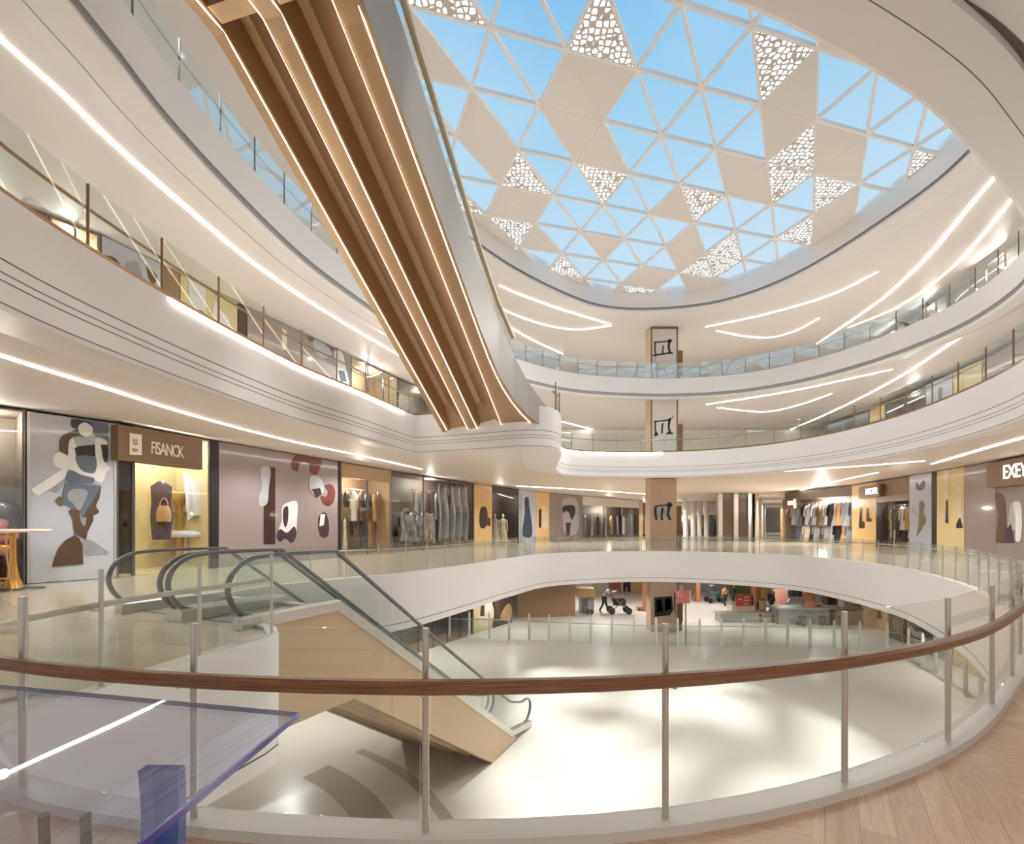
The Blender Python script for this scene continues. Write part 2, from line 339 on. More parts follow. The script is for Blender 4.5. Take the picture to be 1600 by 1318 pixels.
# ------------------------------------------------------------------ skylight
LO = Vector((2.0954, 18.6574)); LA = Vector((2.8957, .8106)); LB = Vector((-.902, 2.4835))
node = lambda i, j: LO + LA * i + LB * j
ZS = 20.2
PERFS = {('L', -2, -1), ('L', 0, -1), ('U', 2, -1), ('L', 0, 2), ('U', 1, 2), ('L', 4, 0), ('U', 4, 1), ('U', 5, 1), ('U', 3, 2), ('U', 6, 0), ('L', -1, 3), ('U', 0, 4), ('U', 0, 5), ('L', 2, 5), ('U', 4, 6), ('L', 6, 2), ('L', 5, 3), ('U', 5, 4), ('L', 5, 4), ('L', 7, 3), ('L', 7, 1)}
SOLIDS = {('L', -2, 0), ('L', -1, 1), ('U', -1, 2), ('U', 0, 0), ('L', 0, 0), ('U', 0, 1), ('L', 1, 1), ('L', 3, -1), ('U', 3, 0), ('U', 4, 0), ('L', 5, 0), ('U', 3, 1), ('L', 4, 1), ('L', 6, 1), ('U', 6, 2), ('L', 7, 0), ('U', 7, 1), ('U', 7, 2),
          ('L', 3, 2), ('U', 0, 3), ('L', 0, 3), ('L', 1, 4), ('U', -1, 4), ('L', 0, 4), ('L', -1, 4), ('U', 2, 4), ('L', 4, 3), ('U', 4, 4), ('U', 4, 5), ('L', 4, 5), ('U', 5, 5), ('L', 6, 5), ('L', 1, 5), ('U', 2, 6), ('L', 3, 6), ('L', 4, 6), ('U', 7, 3), ('L', 7, 4), ('U', 6, 5), ('L', 7, 2), ('U', 8, 2), ('L', 8, 1),
          ('U', 1, 6), ('L', 2, 6), ('U', -1, -2), ('L', 3, -2), ('U', -3, 1), ('L', -2, 2), ('L', -3, 0)}
def inside(p, C):
    r = False; n = len(C)
    for i in range(n):
        a, b = C[i], C[i - 1]
        if (a.y > p.y) != (b.y > p.y) and p.x < (b.x - a.x) * (p.y - a.y) / (b.y - a.y) + a.x: r = not r
    return r
ROX = offset(RO, 1.0)
sky = thing('window_1', (7, 26, ZS), 'triangulated roof skylight of clear, solid and perforated panels under blue sky', 'skylight', kind='structure')
edges = {}
for j in range(-4, 9):
    for i in range(-6, 11):
        for t in 'UL':
            ids = [(i, j), (i + 1, j), (i + 1, j + 1)] if t == 'U' else [(i, j), (i, j + 1), (i + 1, j + 1)]
            ps = [node(*q) for q in ids]; c = (ps[0] + ps[1] + ps[2]) / 3
            if not (inside(c, ROX) or sum(inside(p, ROX) for p in ps) >= 1): continue
            for a, b in ((0, 1), (1, 2), (0, 2)): edges.setdefault(tuple(sorted((ids[a], ids[b]))), []).append((t, i, j) in SOLIDS)
            q = [c + (p - c) * (.995 if (t, i, j) in SOLIDS else .965) for p in ps]
            if t == 'L': q = [q[0], q[2], q[1]]
            key = (t, i, j); vis = inside(c, ROX)
            if key in PERFS: nm, m, z0, th = 'perforated_panel', PERF, ZS, .02
            elif key in SOLIDS: nm, m, z0, th = 'solid_panel', PANEL, ZS - .012, .1
            else: nm, m, z0, th = 'glass_pane', SKYGLASS, ZS + .1, .02
            if nm == 'perforated_panel':
                MB().add([(p.x, p.y, z0) for p in q], [(2, 1, 0)]).build(nm, m, sky, autofix=False)
            else:
                MB().prism([(p.x, p.y, z0) for p in q], (0, 0, 1), th).build(nm, m, sky)
fb = MB()
for (a, b), ks in edges.items():
    if all(ks) and len(ks) == 2: continue
    p, q = node(*a), node(*b); k = {(1, 0): 0, (0, 1): .006, (1, 1): .012}[(b[0] - a[0], b[1] - a[1])]; fb.bar((p.x, p.y, ZS + .06 + k), (q.x, q.y, ZS + .06 + k), .125, .15)
fb.build('frame', MULLION, sky)
# ------------------------------------------------------------------ balustrades
def balustrade(name, path, z, label, spacing, gmat, rail_mat, post_mat, base_mat, closed=False, rail_h=1.04, rail_off=.13, glass_h=1.36, post_r=.022, rail_w=.085, rail_hh=.085, group=None, posts=True, post_top=1.37, flat_post=False):
    """path: plan points with the void on the left hand; posts and panels are separate parts"""
    P = resample(path, spacing, closed); n = len(P)
    root = thing(name, (P[0].x, P[0].y, z), label, 'railing', group)
    fine = resample(path, .35, closed)
    Nf = smooth_n(normals(fine, closed), 4, closed)
    # handrail on the walkway side
    R = [Vector((p.x + q.x * rail_off, p.y + q.y * rail_off, z + rail_h)) for p, q in zip(fine, Nf)]
    w, h = rail_w / 2, rail_hh / 2; c = min(w, h) * .45
    prof = [(-w + c, -h), (w - c, -h), (w, -h + c), (w, h - c), (w - c, h), (-w + c, h), (-w, h - c), (-w, -h + c)]
    MB().sweep(R, prof, closed).build('handrail', rail_mat, root)
    if base_mat:
        MB().sweep([Vector((p.x, p.y, z + .05)) for p in fine], [(-.05, -.05), (.05, -.05), (.05, .05), (-.05, .05)], closed).build('base_channel', base_mat, root)
    # panels between posts follow the curve
    m = n if closed else n - 1
    for i in range(m):
        a, b = P[i], P[(i + 1) % n]
        t = (b - a); L = t.length; t.normalize(); k = Vector((t.y, -t.x)) * .006
        q0 = a + t * .035; q1 = b - t * .035
        pl = [q0 - k, q1 - k, q1 + k, q0 + k]
        MB().prism([Vector((p.x, p.y, z + .06)) for p in pl], (0, 0, 1), glass_h - .06).build('glass_panel', gmat, root)
    Np = normals(P, closed)
    for i in range(n):
        p = P[i]; b = MB()
        if flat_post: b.bar((p.x, p.y, z), (p.x, p.y, z + post_top), .02, .05, up=Vector((Np[i].x, Np[i].y, 0)))
        else: b.cyl((p.x, p.y, z), (p.x, p.y, z + post_top), post_r, k=10)
        b.bar((p.x, p.y, z + rail_h - .05), (p.x + Np[i].x * rail_off, p.y + Np[i].y * rail_off, z + rail_h - .05), .02, .02)
        b.build('post', post_mat, root)
    return root
def cut(C, a, b):
    """the stretch of a closed outline from the sample nearest a to the sample nearest b"""
    ia = min(range(len(C)), key=lambda i: (C[i] - Vector(a)).length); ib = min(range(len(C)), key=lambda i: (C[i] - Vector(b)).length)
    return C[ia:ib + 1] if ib >= ia else C[ia:] + C[:ib + 1]
# nearest level: a walnut handrail in front of the viewer, steel round the rest
balustrade('glass_balustrade', cut(E2, (-3.75, 3.65), (8.9, 8.5)), .07, 'glass balustrade with walnut handrail sweeping across the foreground in front of the viewer', 1.63, GLASS, WALNUT, CHROME, None, rail_h=.95, glass_h=1.27, post_top=1.28)
balustrade('glass_balustrade', cut(E2, (8.9, 8.5), (-8.2, 14.6)), .07, 'glass balustrade with thin steel posts around the far side of the nearest void', 1.35, GLASS_B, CHROME, CHROME, None, rail_h=.98, glass_h=1.18, post_top=1.2, rail_w=.05, rail_hh=.05, post_r=.02)
balustrade('glass_balustrade', cut(E2, (-4.3, 8.7), (-3.75, 3.65)), .07, 'short glass balustrade with steel mid rail between walnut rail and escalator landing', 1.5, GLASS, CHROME, CHROME, None, rail_h=.95, glass_h=1.3, post_top=1.4, rail_w=.06, rail_hh=.07, post_r=.026)
balustrade('glass_balustrade', cut(E3, (-3.3, 21.95), (1.9, 21.3)), 7, 'glass balustrade with bronze base round the middle gallery above the shops', 1.7, GLASS_B, BRONZE, BRONZE, BRONZE, rail_h=.86, glass_h=1.25, post_top=1.25, rail_w=.06, rail_hh=.05, rail_off=.1, flat_post=True)
balustrade('glass_balustrade', cut(E4, (3, 9.2), (-5.5, 8.85)), 14, 'glass balustrade round the topmost gallery, just under the skylight', 1.7, GLASS_T, BRONZE, STEEL_DARK, None, rail_h=.9, glass_h=1.28, post_top=1.28, rail_w=.05, rail_hh=.045, rail_off=.1, flat_post=True)

# ------------------------------------------------------------------ twin escalators going down
ED = Vector((.43, .903)).normalized(); EN = Vector((-ED.y, ED.x))        # run direction, towards the shops
EK = Vector((-4.06, 11.4)); TE = 9.45; ZB = -6.65; SL = ZB / TE
def ept(t, w, z): p = EK + ED * t + EN * w; return Vector((p.x, p.y, z))
def down_escalator(w0, w1, label):
    c = ept(0, (w0 + w1) / 2, 0); root = thing('escalator', (c.x, c.y, 0), label, 'escalator', 'twin escalators down to the lower hall')
    top = [(-2.5, .0), (0, .0), (TE, ZB), (TE + .9, -6.98)]
    bot = [(-2.5, -2.2), (.5, -2.22), (7.75, -7.0), (TE + .9, -7.0)]
    # side claddings, one polygon each
    poly = [top[0], top[1], top[2], (TE + .55, -6.9), (7.75, -6.995), bot[1], bot[0]]
    for w, s in ((w0 + .0, 1), (w1 - .06, 1)):
        MB().prism([ept(t, w, z) for t, z in poly], (EN.x, EN.y, 0), .06).build('side_cladding', TAN, root)
    # underside with two long channels
    ub = MB(); W = w1 - w0
    cs = [(0.0, 0), (.3, 0), (.34, .28), (.95, .28), (.99, 0), (1.1, 0), (1.14, .28), (W - .36, .28), (W - .3, 0), (W, 0)]
    for (t0, z0), (t1, z1) in zip(bot[:3], bot[1:3]):
        ub.strip([ept(t0, w0 + a, z0 + h) for a, h in cs], [ept(t1, w0 + a, z1 + h) for a, h in cs], False, False)
    ub.build('underside', TAN, root, autofix=False)
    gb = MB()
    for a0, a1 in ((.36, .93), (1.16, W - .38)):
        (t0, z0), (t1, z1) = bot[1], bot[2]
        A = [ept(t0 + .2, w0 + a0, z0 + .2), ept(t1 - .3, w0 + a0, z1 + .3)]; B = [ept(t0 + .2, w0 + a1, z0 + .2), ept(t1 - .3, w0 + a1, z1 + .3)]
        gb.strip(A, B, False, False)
    gb.build('channel_lining', GOLD_SHADE, root, autofix=False)
    # steps
    sb = MB(); n = 24; a, b = w0 + .32, w1 - .32
    for k in range(n):
        t0 = TE * k / n; t1 = TE * (k + 1) / n; z = ZB * (k + .6) / n - .02
        p = [ept(t0, a, z), ept(t1, a, z), ept(t1, b, z), ept(t0, b, z)]
        MB().prism(p, (0, 0, -1), abs(ZB / n) + .02).build('step', STEP, root)
    MB().prism([ept(-2.05, a, .004), ept(0, a, .004), ept(0, b, .004), ept(-2.05, b, .004)], (0, 0, 1), .012).build('landing_plate', STEP, root)
    for w in (w0 + .12, w1 - .12):
        # skirt, glass and looping handrail
        MB().sweep([ept(-2.45, w, .1), ept(0, w, .1), ept(TE, w, ZB + .1), ept(TE + 2.0, w, -6.88)], [(-.14, -.11), (.14, -.11), (.14, .12), (.06, .16), (-.06, .16), (-.14, .12)]).build('skirt', CHROME, root)
        gl = [(-2.3, .25), (-2.55, .6), (-2.5, 1.0), (-2.25, 1.25), (-1.9, 1.32), (.1, 1.32), (TE + .1, ZB + 1.32), (TE + 1.6, -5.68), (TE + 1.95, -5.8), (TE + 2.1, -6.1), (TE + 2.0, -6.5), (TE + 1.6, -6.75), (TE, ZB + .2), (0, .2)]
        MB().prism([ept(t, w - .008, z) for t, z in [tuple(v) for v in spline(gl[:5], False, .12)] + gl[5:]], (EN.x, EN.y, 0), .016).build('balustrade_glass', GLASS, root)
        hr = [(-2.0, .2), (-2.35, .28), (-2.58, .55), (-2.64, .85), (-2.5, 1.15), (-2.2, 1.33), (-1.8, 1.38), (-.9, 1.39), (.05, 1.38), (TE * .5, ZB * .5 + 1.37), (TE + .1, ZB + 1.36), (TE + 1.2, -5.64), (TE + 1.75, -5.68), (TE + 2.1, -5.9), (TE + 2.16, -6.2), (TE + 1.9, -6.55), (TE + 1.4, -6.7)]
        MB().sweep([ept(t, w, z) for t, z in [tuple(v) for v in spline(hr[:8], False, .1)] + hr[8:10] + [tuple(v) for v in spline(hr[10:], False, .1)]], [(-.035, -.05), (-.035, .05), (.02, .05), (.04, .03), (.04, -.03), (.02, -.05)], up=Vector((EN.x, EN.y, 0))).build('handrail', RUBBER, root)
    return root
down_escalator(0.0, 2.1, 'tan-clad escalator going down to the lower hall, the one beside the open void')
down_escalator(2.14, 4.3, 'tan-clad escalator going down to the lower hall, the one nearer the shops')

# ------------------------------------------------------------------ the high escalator, bronze underneath
UB, UT = Vector((-3.04, 22.0)), Vector((-6.24, 10.2))
UD = (UB - UT).normalized(); UN = Vector((UD.y, -UD.x)); UL = (UB - UT).length; UW = 3.4
def upt(s, w, z): p = UT + UD * s + UN * w; return Vector((p.x, p.y, z))
ztop, zbot = 12.3, 6.05
def uz(s): return ztop + (zbot - ztop) * s / UL
hi = thing('escalator', (UB.x, UB.y, 7), 'bronze-clad high escalator rising over the void towards the skylight', 'escalator')
CS = [(0, .0), (.0, -.02), (.24, -.02), (.28, .04), (.4, .62), (.6, .66), (1.14, .2), (1.2, .05), (1.26, .0), (1.66, -.02), (1.7, .04), (1.82, .62), (2.04, .66), (2.7, .2), (2.78, .05), (2.84, .0), (3.28, -.02), (3.4, -.02)]
UCOLS = [GOLD, GOLD, GOLD, GOLD_SHADE, GOLD, GOLD, GOLD, GOLD, GOLD, GOLD_SHADE, GOLD, GOLD, GOLD, GOLD, GOLD]
SS = [-3.0, -1.2, -.4, 0.0, .4, UL * .2, UL * .4, UL * .6, UL * .75, UL * .85, UL * .92, UL - .25, UL]
def flare(s): return 0.0 if s < UL * .6 else 1.35 * ((s - UL * .6) / (UL * .4)) ** 3
def sec(s):
    z = uz(s) if s > .4 else (ztop - .0 if s < -.4 else ztop - (s + .4) ** 2 * abs((zbot - ztop) / UL) / 1.6)
    out = []
    for w, h in CS:
        hh = h
        if s < -1.1: hh = h * 1.0
        if s >= UL - .25: hh = min(h, .08)
        ww = w + (flare(s) * max(0, (w - 2.85)) / .55)
        out.append(upt(s, ww, z + hh))
    return out
secs = [sec(s) for s in SS]
cb = MB()
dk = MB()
for a, b in zip(secs, secs[1:]):
    cb.strip(a, b, False, False)
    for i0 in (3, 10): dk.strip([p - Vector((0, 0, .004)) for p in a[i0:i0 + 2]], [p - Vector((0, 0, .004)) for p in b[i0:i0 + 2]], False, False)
cb.add(secs[-1], [tuple(range(len(CS)))])
cl = cb.build('bronze_underside', GOLD, hi, autofix=False)
dk.build('shaded_channel_wall', GOLD_SHADE, cl, autofix=False)  # steep trough walls recoloured darker to stand for shade
# cross ribs where the slope meets the level landing
for w0, w1 in ((.3, 1.2), (1.72, 2.8)):
    MB().prism([upt(-.45, w0, ztop + .02), upt(-.45, w1, ztop + .02), upt(-.1, w1, ztop + .02), upt(-.1, w0, ztop + .02)], (0, 0, 1), .5).build('cross_rib', GOLD, hi)
# light lines on the ribs
def uline(w, s0=-2.8, s1=UL - .35, wd=.02, m=None, name='light_line', fl=False):
    pth = []
    for k in range(22):
        s = s0 + (s1 - s0) * k / 21
        z = uz(s) if s > 0 else ztop
        pth.append(upt(s, w + (flare(s) * max(0, (w - 2.85)) / .55), z - .035))
    return MB().sweep(pth, [(-wd / 2, -.01), (wd / 2, -.01), (wd / 2, .012), (-wd / 2, .012)]).build(name, m or LED, hi)
uline(.25, m=LEDSOFT); uline(1.67, m=LEDSOFT); uline(3.3, m=LEDSOFT)
uline(1.235, wd=.008, m=LEDSOFT, name='thin_light_line'); uline(2.815, wd=.008, m=LEDSOFT, name='thin_light_line')
# side panels, glass and pale handrails
for w, sgn in ((0, -1), (UW, 1)):
    lo = []; up_ = []
    for s in SS:
        z = uz(s) if s > 0 else ztop
        ww = w + (flare(s) if sgn > 0 else 0)
        h = 1.95 if s < UL * .8 else 1.95 - 1.0 * (s - UL * .8) / (UL * .2)
        lo.append(upt(s, ww, z - .02)); up_.append(upt(s, ww, z + h))
    b = MB(); b.strip(lo, up_, False, False)
    k = Vector((UN.x, UN.y, 0)) * (.06 * -sgn)
    b.strip([p + k for p in lo], [p + k for p in up_], False, False); b.strip(up_, [p + k for p in up_], False, False)
    b.build('side_panel', GREYSIDE, hi, autofix=False)
    gl = [p + k * .5 for p in up_[:10]]; gt = [p + Vector((0, 0, .72)) for p in gl]
    g2 = MB(); g2.strip(gl, gt, False, False); q = k * .2
    g2.strip([p + q for p in gl], [p + q for p in gt], False, False)
    g2.build('balustrade_glass', GLASS, hi, autofix=False)
    MB().sweep([p + Vector((0, 0, .03)) for p in gt], [(-.07, -.06), (.07, -.06), (.07, .06), (-.07, .06)]).build('handrail', CREAMRAIL, hi)
tr = MB(); tr.strip([upt(s, .1, (uz(s) if s > 0 else ztop) + 1.4) for s in SS], [upt(s, UW - .1, (uz(s) if s > 0 else ztop) + 1.4) for s in SS], False, False)
tr.build('step_band', STEP, hi, autofix=False)

# ------------------------------------------------------------------ light lines set into the ceilings
def light_line(px, z, label, w=.11, m=None, name='light_strip', group=None):
    pts = [at(x, y, z) for x, y in px]
    C = spline([(p.x, p.y) for p in pts], False, .5); N = normals(C, False); n = len(C)
    b = MB(); A = []; B = []; A2 = []; B2 = []
    for i, (c, q) in enumerate(zip(C, N)):
        k = w * .3 * min(1, .25 + 6 * min(i, n - 1 - i) / n)
        for l, s, zz in ((A, 1, z - .015), (B, -1, z - .015), (A2, 1, z + .012), (B2, -1, z + .012)): l.append((c.x + q.x * k * s, c.y + q.y * k * s, zz))
    b.strip(A, B, False); b.strip(A, A2, False); b.strip(B, B2, False)
    o = b.build(name, m or LED, autofix=False)
    return tag(o, label, 'ceiling light', group)
for a_, b_, lab in (((-4.7, 21.5), (-7.6, 10.5), 'added strip imitating sunlight under the bronze edge of the left middle gallery'), ((10.5, 33.4), (3.0, 31.2), 'added strip imitating sunlight under the middle gallery edge, right of the high escalator')):
    C = [p - n * .125 for p, n in zip(cut(E3, a_, b_), normals(cut(E3, a_, b_), False))]  # added emissive strips stand in for grazing sunlight on the fascia
    o = MB().sweep([(p.x, p.y, 6.955) for p in C], [(-.012, -.02), (.012, -.02), (.012, .02), (-.012, .02)]).build('light_strip', mat('grazing_sun_glow', (255, 250, 242), .5, emit=26)); tag(o, lab, 'ceiling light')
Z2, Z3, Z4 = 5.93, 12.83, 18.68
light_line([(-60, 533), (0, 556), (165, 607), (305, 650), (450, 688), (560, 711), (660, 733)], Z2, 'long glowing line in the soffit over the left row of shops', .13)
light_line([(1640, 672), (1600, 683), (1530, 703), (1455, 725)], Z2, 'bright tapering light line in the soffit left of the right-hand brown sign', .3)
light_line([(1445, 720), (1330, 729), (1145, 741)], Z2, 'thin light line in the soffit, above the small lit shop sign', .2)
light_line([(1372, 738), (1310, 751), (1250, 766)], Z2, 'short light line in the soffit above the yellow bag panel', .2)
light_line([(807, 759), (900, 764), (1016, 772)], Z2, 'faint light line in the soffit to the left of the poster pillar', .25)
light_line([(-30, 28), (5, 66), (90, 141), (180, 228), (250, 290), (313, 344), (400, 415), (500, 482), (635, 562)], Z3, 'long glowing line in the soffit above the left middle gallery', .11)
light_line([(1103, 632), (1230, 612), (1395, 577)], Z3, 'straight light line in the middle gallery ceiling above the curved one', .2)
light_line([(1120, 637), (1200, 643), (1250, 632), (1300, 615)], Z3, 'short curved light line in the middle gallery ceiling right of the pillar', .18)
light_line([(1235, 671), (1300, 643), (1400, 592), (1500, 527), (1600, 457), (1640, 426)], Z3, 'long light line sweeping over the right-hand middle gallery', .2)
light_line([(865, 655), (895, 663), (930, 672)], Z3, 'short light line in the middle gallery ceiling beside the high escalator', .2)
light_line([(1102, 511), (1200, 490), (1300, 460), (1372, 425)], Z4, 'straight light line in the top ceiling right of the highest poster pillar', .16)
light_line([(1120, 517), (1170, 526), (1205, 527), (1240, 518), (1280, 497)], Z4, 'crescent light line in the top ceiling right of the highest poster pillar', .16)
light_line([(1276, 537), (1300, 521), (1378, 467), (1450, 400), (1512, 327), (1560, 270)], Z4, 'longest light line in the top ceiling, rising along the right-hand skylight rim', .2)
light_line([(1325, 512), (1400, 481), (1480, 425), (1540, 362), (1590, 300)], Z4, 'thin light line in the top ceiling just above the upper right balustrade', .1)
light_line([(780, 446), (800, 455), (870, 481), (955, 507)], Z4, 'upper of two light lines meeting in the top ceiling beside the high escalator', .16)
light_line([(780, 480), (800, 490), (850, 507), (900, 515), (955, 509)], Z4, 'lower of two light lines meeting in the top ceiling beside the high escalator', .16)
light_line([(790, 505), (800, 513), (840, 535), (880, 553)], Z4, 'light line in the top ceiling that dips behind the upper balustrade by the high escalator', .16)

for k, (px, wd, lab) in enumerate((([(1370, -14), (1392, 0), (1500, 78), (1560, 135), (1612, 194)], .16, 'outermost of three dark grooves in the ceiling at the upper right corner'), ([(1405, -10), (1425, 0), (1520, 66), (1580, 124), (1612, 160)], .1, 'middle of three dark grooves in the ceiling at the upper right corner'), ([(1465, -15), (1488, 0), (1545, 36), (1580, 66), (1612, 98)], .22, 'innermost and widest of three dark grooves in the ceiling at the upper right corner'))):
    C = spline([(at(x, y, 12.85).x, at(x, y, 12.85).y) for x, y in px], False, .3); N = normals(C, False)
    b = MB(); b.strip([(c.x + n.x * wd / 2, c.y + n.y * wd / 2, 12.835) for c, n in zip(C, N)], [(c.x - n.x * wd / 2, c.y - n.y * wd / 2, 12.835) for c, n in zip(C, N)], False)
    tag(b.build('trim_%d' % (20 + k), mat('ceiling_groove', (112, 100, 90), .7), autofix=False), lab, 'trim', kind='structure')

# ------------------------------------------------------------------ camera, sun, sky
cam = bpy.data.cameras.new('camera'); co = bpy.data.objects.new('camera', cam); COL.objects.link(co)
co.location = (0, 0, EYE); co.rotation_euler = (PI / 2, 0, 0)
cam.sensor_width = 36; cam.sensor_fit = 'HORIZONTAL'; cam.lens = F / 1600 * 36; cam.shift_y = (HY - 659) / 1600; cam.clip_end = 600; cam.clip_start = .05
SC.camera = co
sun = bpy.data.lights.new('sun', 'SUN'); sun.energy = SUN_E; sun.angle = math.radians(5); sun.color = (1, .98, .95)
so = bpy.data.objects.new('sun', sun); COL.objects.link(so); so.rotation_euler = Vector((-5.5, -4.6, -27)).to_track_quat('-Z', 'Y').to_euler()
w = bpy.data.worlds.new('sky'); SC.world = w; w.use_nodes = True; nt = w.node_tree; nt.nodes.clear()
o = nt.nodes.new('ShaderNodeOutputWorld'); bg = nt.nodes.new('ShaderNodeBackground'); tc = nt.nodes.new('ShaderNodeTexCoord'); sx = nt.nodes.new('ShaderNodeSeparateXYZ')
cr = nt.nodes.new('ShaderNodeValToRGB'); e = cr.color_ramp.elements
e[0].position = 0; e[0].color = lin((206, 200, 190)) + (1,); e[1].position = 1; e[1].color = lin((104, 172, 224)) + (1,)
for p, c in ((.48, (214, 212, 206)), (.52, (216, 228, 234)), (.69, (206, 225, 235)), (.76, (186, 218, 236)), (.83, (156, 204, 232)), (.88, (126, 188, 230))):
    k = e.new(p); k.color = lin(c) + (1,)
ml = nt.nodes.new('ShaderNodeMath'); ml.operation = 'MULTIPLY_ADD'; ml.inputs[1].default_value = .5; ml.inputs[2].default_value = .5
nz = nt.nodes.new('ShaderNodeTexNoise'); nz.inputs['Scale'].default_value = 2.2; nz.inputs['Detail'].default_value = 6; nt.links.new(tc.outputs['Generated'], nz.inputs['Vector'])
cl2 = nt.nodes.new('ShaderNodeValToRGB'); cl2.color_ramp.elements[0].position = .52; cl2.color_ramp.elements[0].color = (0, 0, 0, 1); cl2.color_ramp.elements[1].position = .75; cl2.color_ramp.elements[1].color = (.35, .35, .35, 1); nt.links.new(nz.outputs['Fac'], cl2.inputs[0])
mxs = nt.nodes.new('ShaderNodeMix'); mxs.data_type = 'RGBA'; mxs.inputs[7].default_value = lin((226, 236, 242)) + (1,)
nt.links.new(tc.outputs['Generated'], sx.inputs[0]); nt.links.new(sx.outputs['Z'], ml.inputs[0]); nt.links.new(ml.outputs[0], cr.inputs[0]); nt.links.new(cl2.outputs[0], mxs.inputs[0]); nt.links.new(cr.outputs[0], mxs.inputs[6]); nt.links.new(mxs.outputs[2], bg.inputs[0]); nt.links.new(bg.outputs[0], o.inputs[0])
bg.inputs[1].default_value = SKY_E
SC.view_settings.view_transform = 'Standard'; SC.view_settings.look = 'None'; SC.view_settings.gamma = 1; SC.view_settings.exposure = EXPO; SC.view_settings.use_curve_mapping = False
cy = SC.cycles; cy.max_bounces = 10; cy.diffuse_bounces = 6; cy.glossy_bounces = 4; cy.transmission_bounces = 6; cy.transparent_max_bounces = 48; cy.sample_clamp_indirect = 6; cy.caustics_reflective = False; cy.caustics_refractive = False
# bare fill lamps added to brighten galleries, shops and lower hall, without fittings
def fill_lamp(x, y, z, e, r=.12, col=(1, .95, .88)):
    l = bpy.data.lights.new('fill_lamp', 'POINT'); l.energy = e; l.shadow_soft_size = r; l.color = col
    ob = bpy.data.objects.new('fill_lamp', l); COL.objects.link(ob); ob.location = (x, y, z); return ob
def fill_spot(x, y, z, e, ang=150, col=(1, .985, .965)):
    l = bpy.data.lights.new('fill_lamp', 'SPOT'); l.energy = e; l.shadow_soft_size = .08; l.color = col; l.spot_size = math.radians(ang); l.spot_blend = .6
    ob = bpy.data.objects.new('fill_lamp', l); COL.objects.link(ob); ob.location = (x, y, z); return ob
for x, y in ((-11.5, 11), (-11.5, 17), (-10.5, 23), (-8.8, 29), (-5, 37), (1, 43), (8, 46), (16, 46), (23, 42), (25, 34), (23.5, 26), (20, 17), (14, 6), (3, -4), (-13, -3)):
    fill_spot(x, y, 5.7, FILL_E)
    if y > 6: fill_spot(x, y, 12.5, FILL_E)
    if y > 6: fill_spot(x, y, 18.4, FILL_E * (.45 if x < 0 else .8))
for x, y in ((27, 52), (34.5, 66), (43, 82), (54, 103), (29, 50), (14, 58), (20, 70), (26, 78), (6, 52)):
    fill_spot(x, y, 5.6, FILL_E * 1.5)
for x, y in ((28, 50), (16, 50), (5, 56), (-10, 22), (-6, 33), (0, 41), (8, 43), (17, 44), (25, 40), (26, 28), (22, 18), (10, 52), (22, 54)):
    fill_spot(x, y, -2.6, FILL_E * 1.0)

# fill spots added under the skylight rim to brighten the void and gallery edges
for i in range(0, len(RO), len(RO) // 12):
    p = RO[i]; c = Vector((7, 24))
    l = bpy.data.lights.new('rim_fill', 'SPOT'); l.energy = RIM_FILL_E * (1.9 if p.x > 8 else .5); l.shadow_soft_size = .5; l.spot_size = math.radians(112); l.spot_blend = .7; l.color = (1, .985, .965)
    ob = bpy.data.objects.new('rim_fill', l); COL.objects.link(ob); q = p.lerp(c, .04); ob.location = (q.x, q.y, 18.45)
    t = c.lerp(p, -.5); ob.rotation_euler = Vector((t.x - p.x, t.y - p.y, -22)).to_track_quat('-Z', 'Y').to_euler()
# ------------------------------------------------------------------ walls and shopfronts
WL = [(-24, 8), (-16.8, 15.97), (-15.1, 18.5), (-13.9, 22.4), (-10.5, 30.6), (-8.8, 34.9), (-3.65, 45.5), (2.8, 56.6), (9.3, 65.3), (23, 81), (25.5, 84)]
WR = [(24, 12), (29.3, 27.8), (33.5, 47.6), (32.5, 58), (47, 86.5), (64, 117)]
WE = [(18, 84), (36.5, 84)]
WC = [(29.5, 60.4), (44.3, 87), (61, 118)]
W1L = [(-20, 8), (-14, 20), (-9, 30), (-4.7, 37.8), (0, 45.3), (.6, 47.8), (6.4, 48.2)]
W1R = [(22.5, 15), (24.6, 20), (27.2, 27.5), (29, 33), (31, 42), (36, 50), (38, 62)]
def hit(poly, x, near=True):
    """where the line of sight at column x meets a wall line"""
    k = (x - CX) / F; best = None
    for a, b in zip(poly, poly[1:]):
        da, db = a[0] - k * a[1], b[0] - k * b[1]
        if da == 0 or da * db <= 0 and da != db:
            t = da / (da - db); p = Vector((a[0] + (b[0] - a[0]) * t, a[1] + (b[1] - a[1]) * t))
            if best is None or p.y < best.y: best = p
    return best
def wallmesh(nm, poly, z0, z1, off, label):
    C = [Vector(p) for p in poly]; N = normals(C, False); s = 1 if N[len(N) // 2].dot(Vector((5, 20)) - C[len(C) // 2]) < 0 else -1
    Q = [c + n * off * s for c, n in zip(C, N)]; Q2 = [c + n * (off + .3) * s for c, n in zip(C, N)]
    b = MB(); b.strip(P3(Q, z0), P3(Q, z1), False, False); b.strip(P3(Q2, z0), P3(Q2, z1), False, False); b.strip(P3(Q, z1), P3(Q2, z1), False, False)
    return tag(b.build(nm, PLASTER), label, 'wall', kind='structure')
wallmesh('wall_left', WL, 0, 5.9, 2.7, 'pale wall behind the left row of shops')
wallmesh('wall_left.001', WL, 7, 12.8, 2.7, 'pale wall behind the left middle gallery shops')
wallmesh('wall_left.002', WL, 14, 18.65, 1.0, 'pale wall along the left top gallery')
wallmesh('wall_right', WR, 0, 5.9, 2.7, 'pale wall behind the right-hand row of shops')
wallmesh('wall_right.001', WR, 7, 12.8, 2.7, 'pale wall behind the right-hand middle gallery shops')
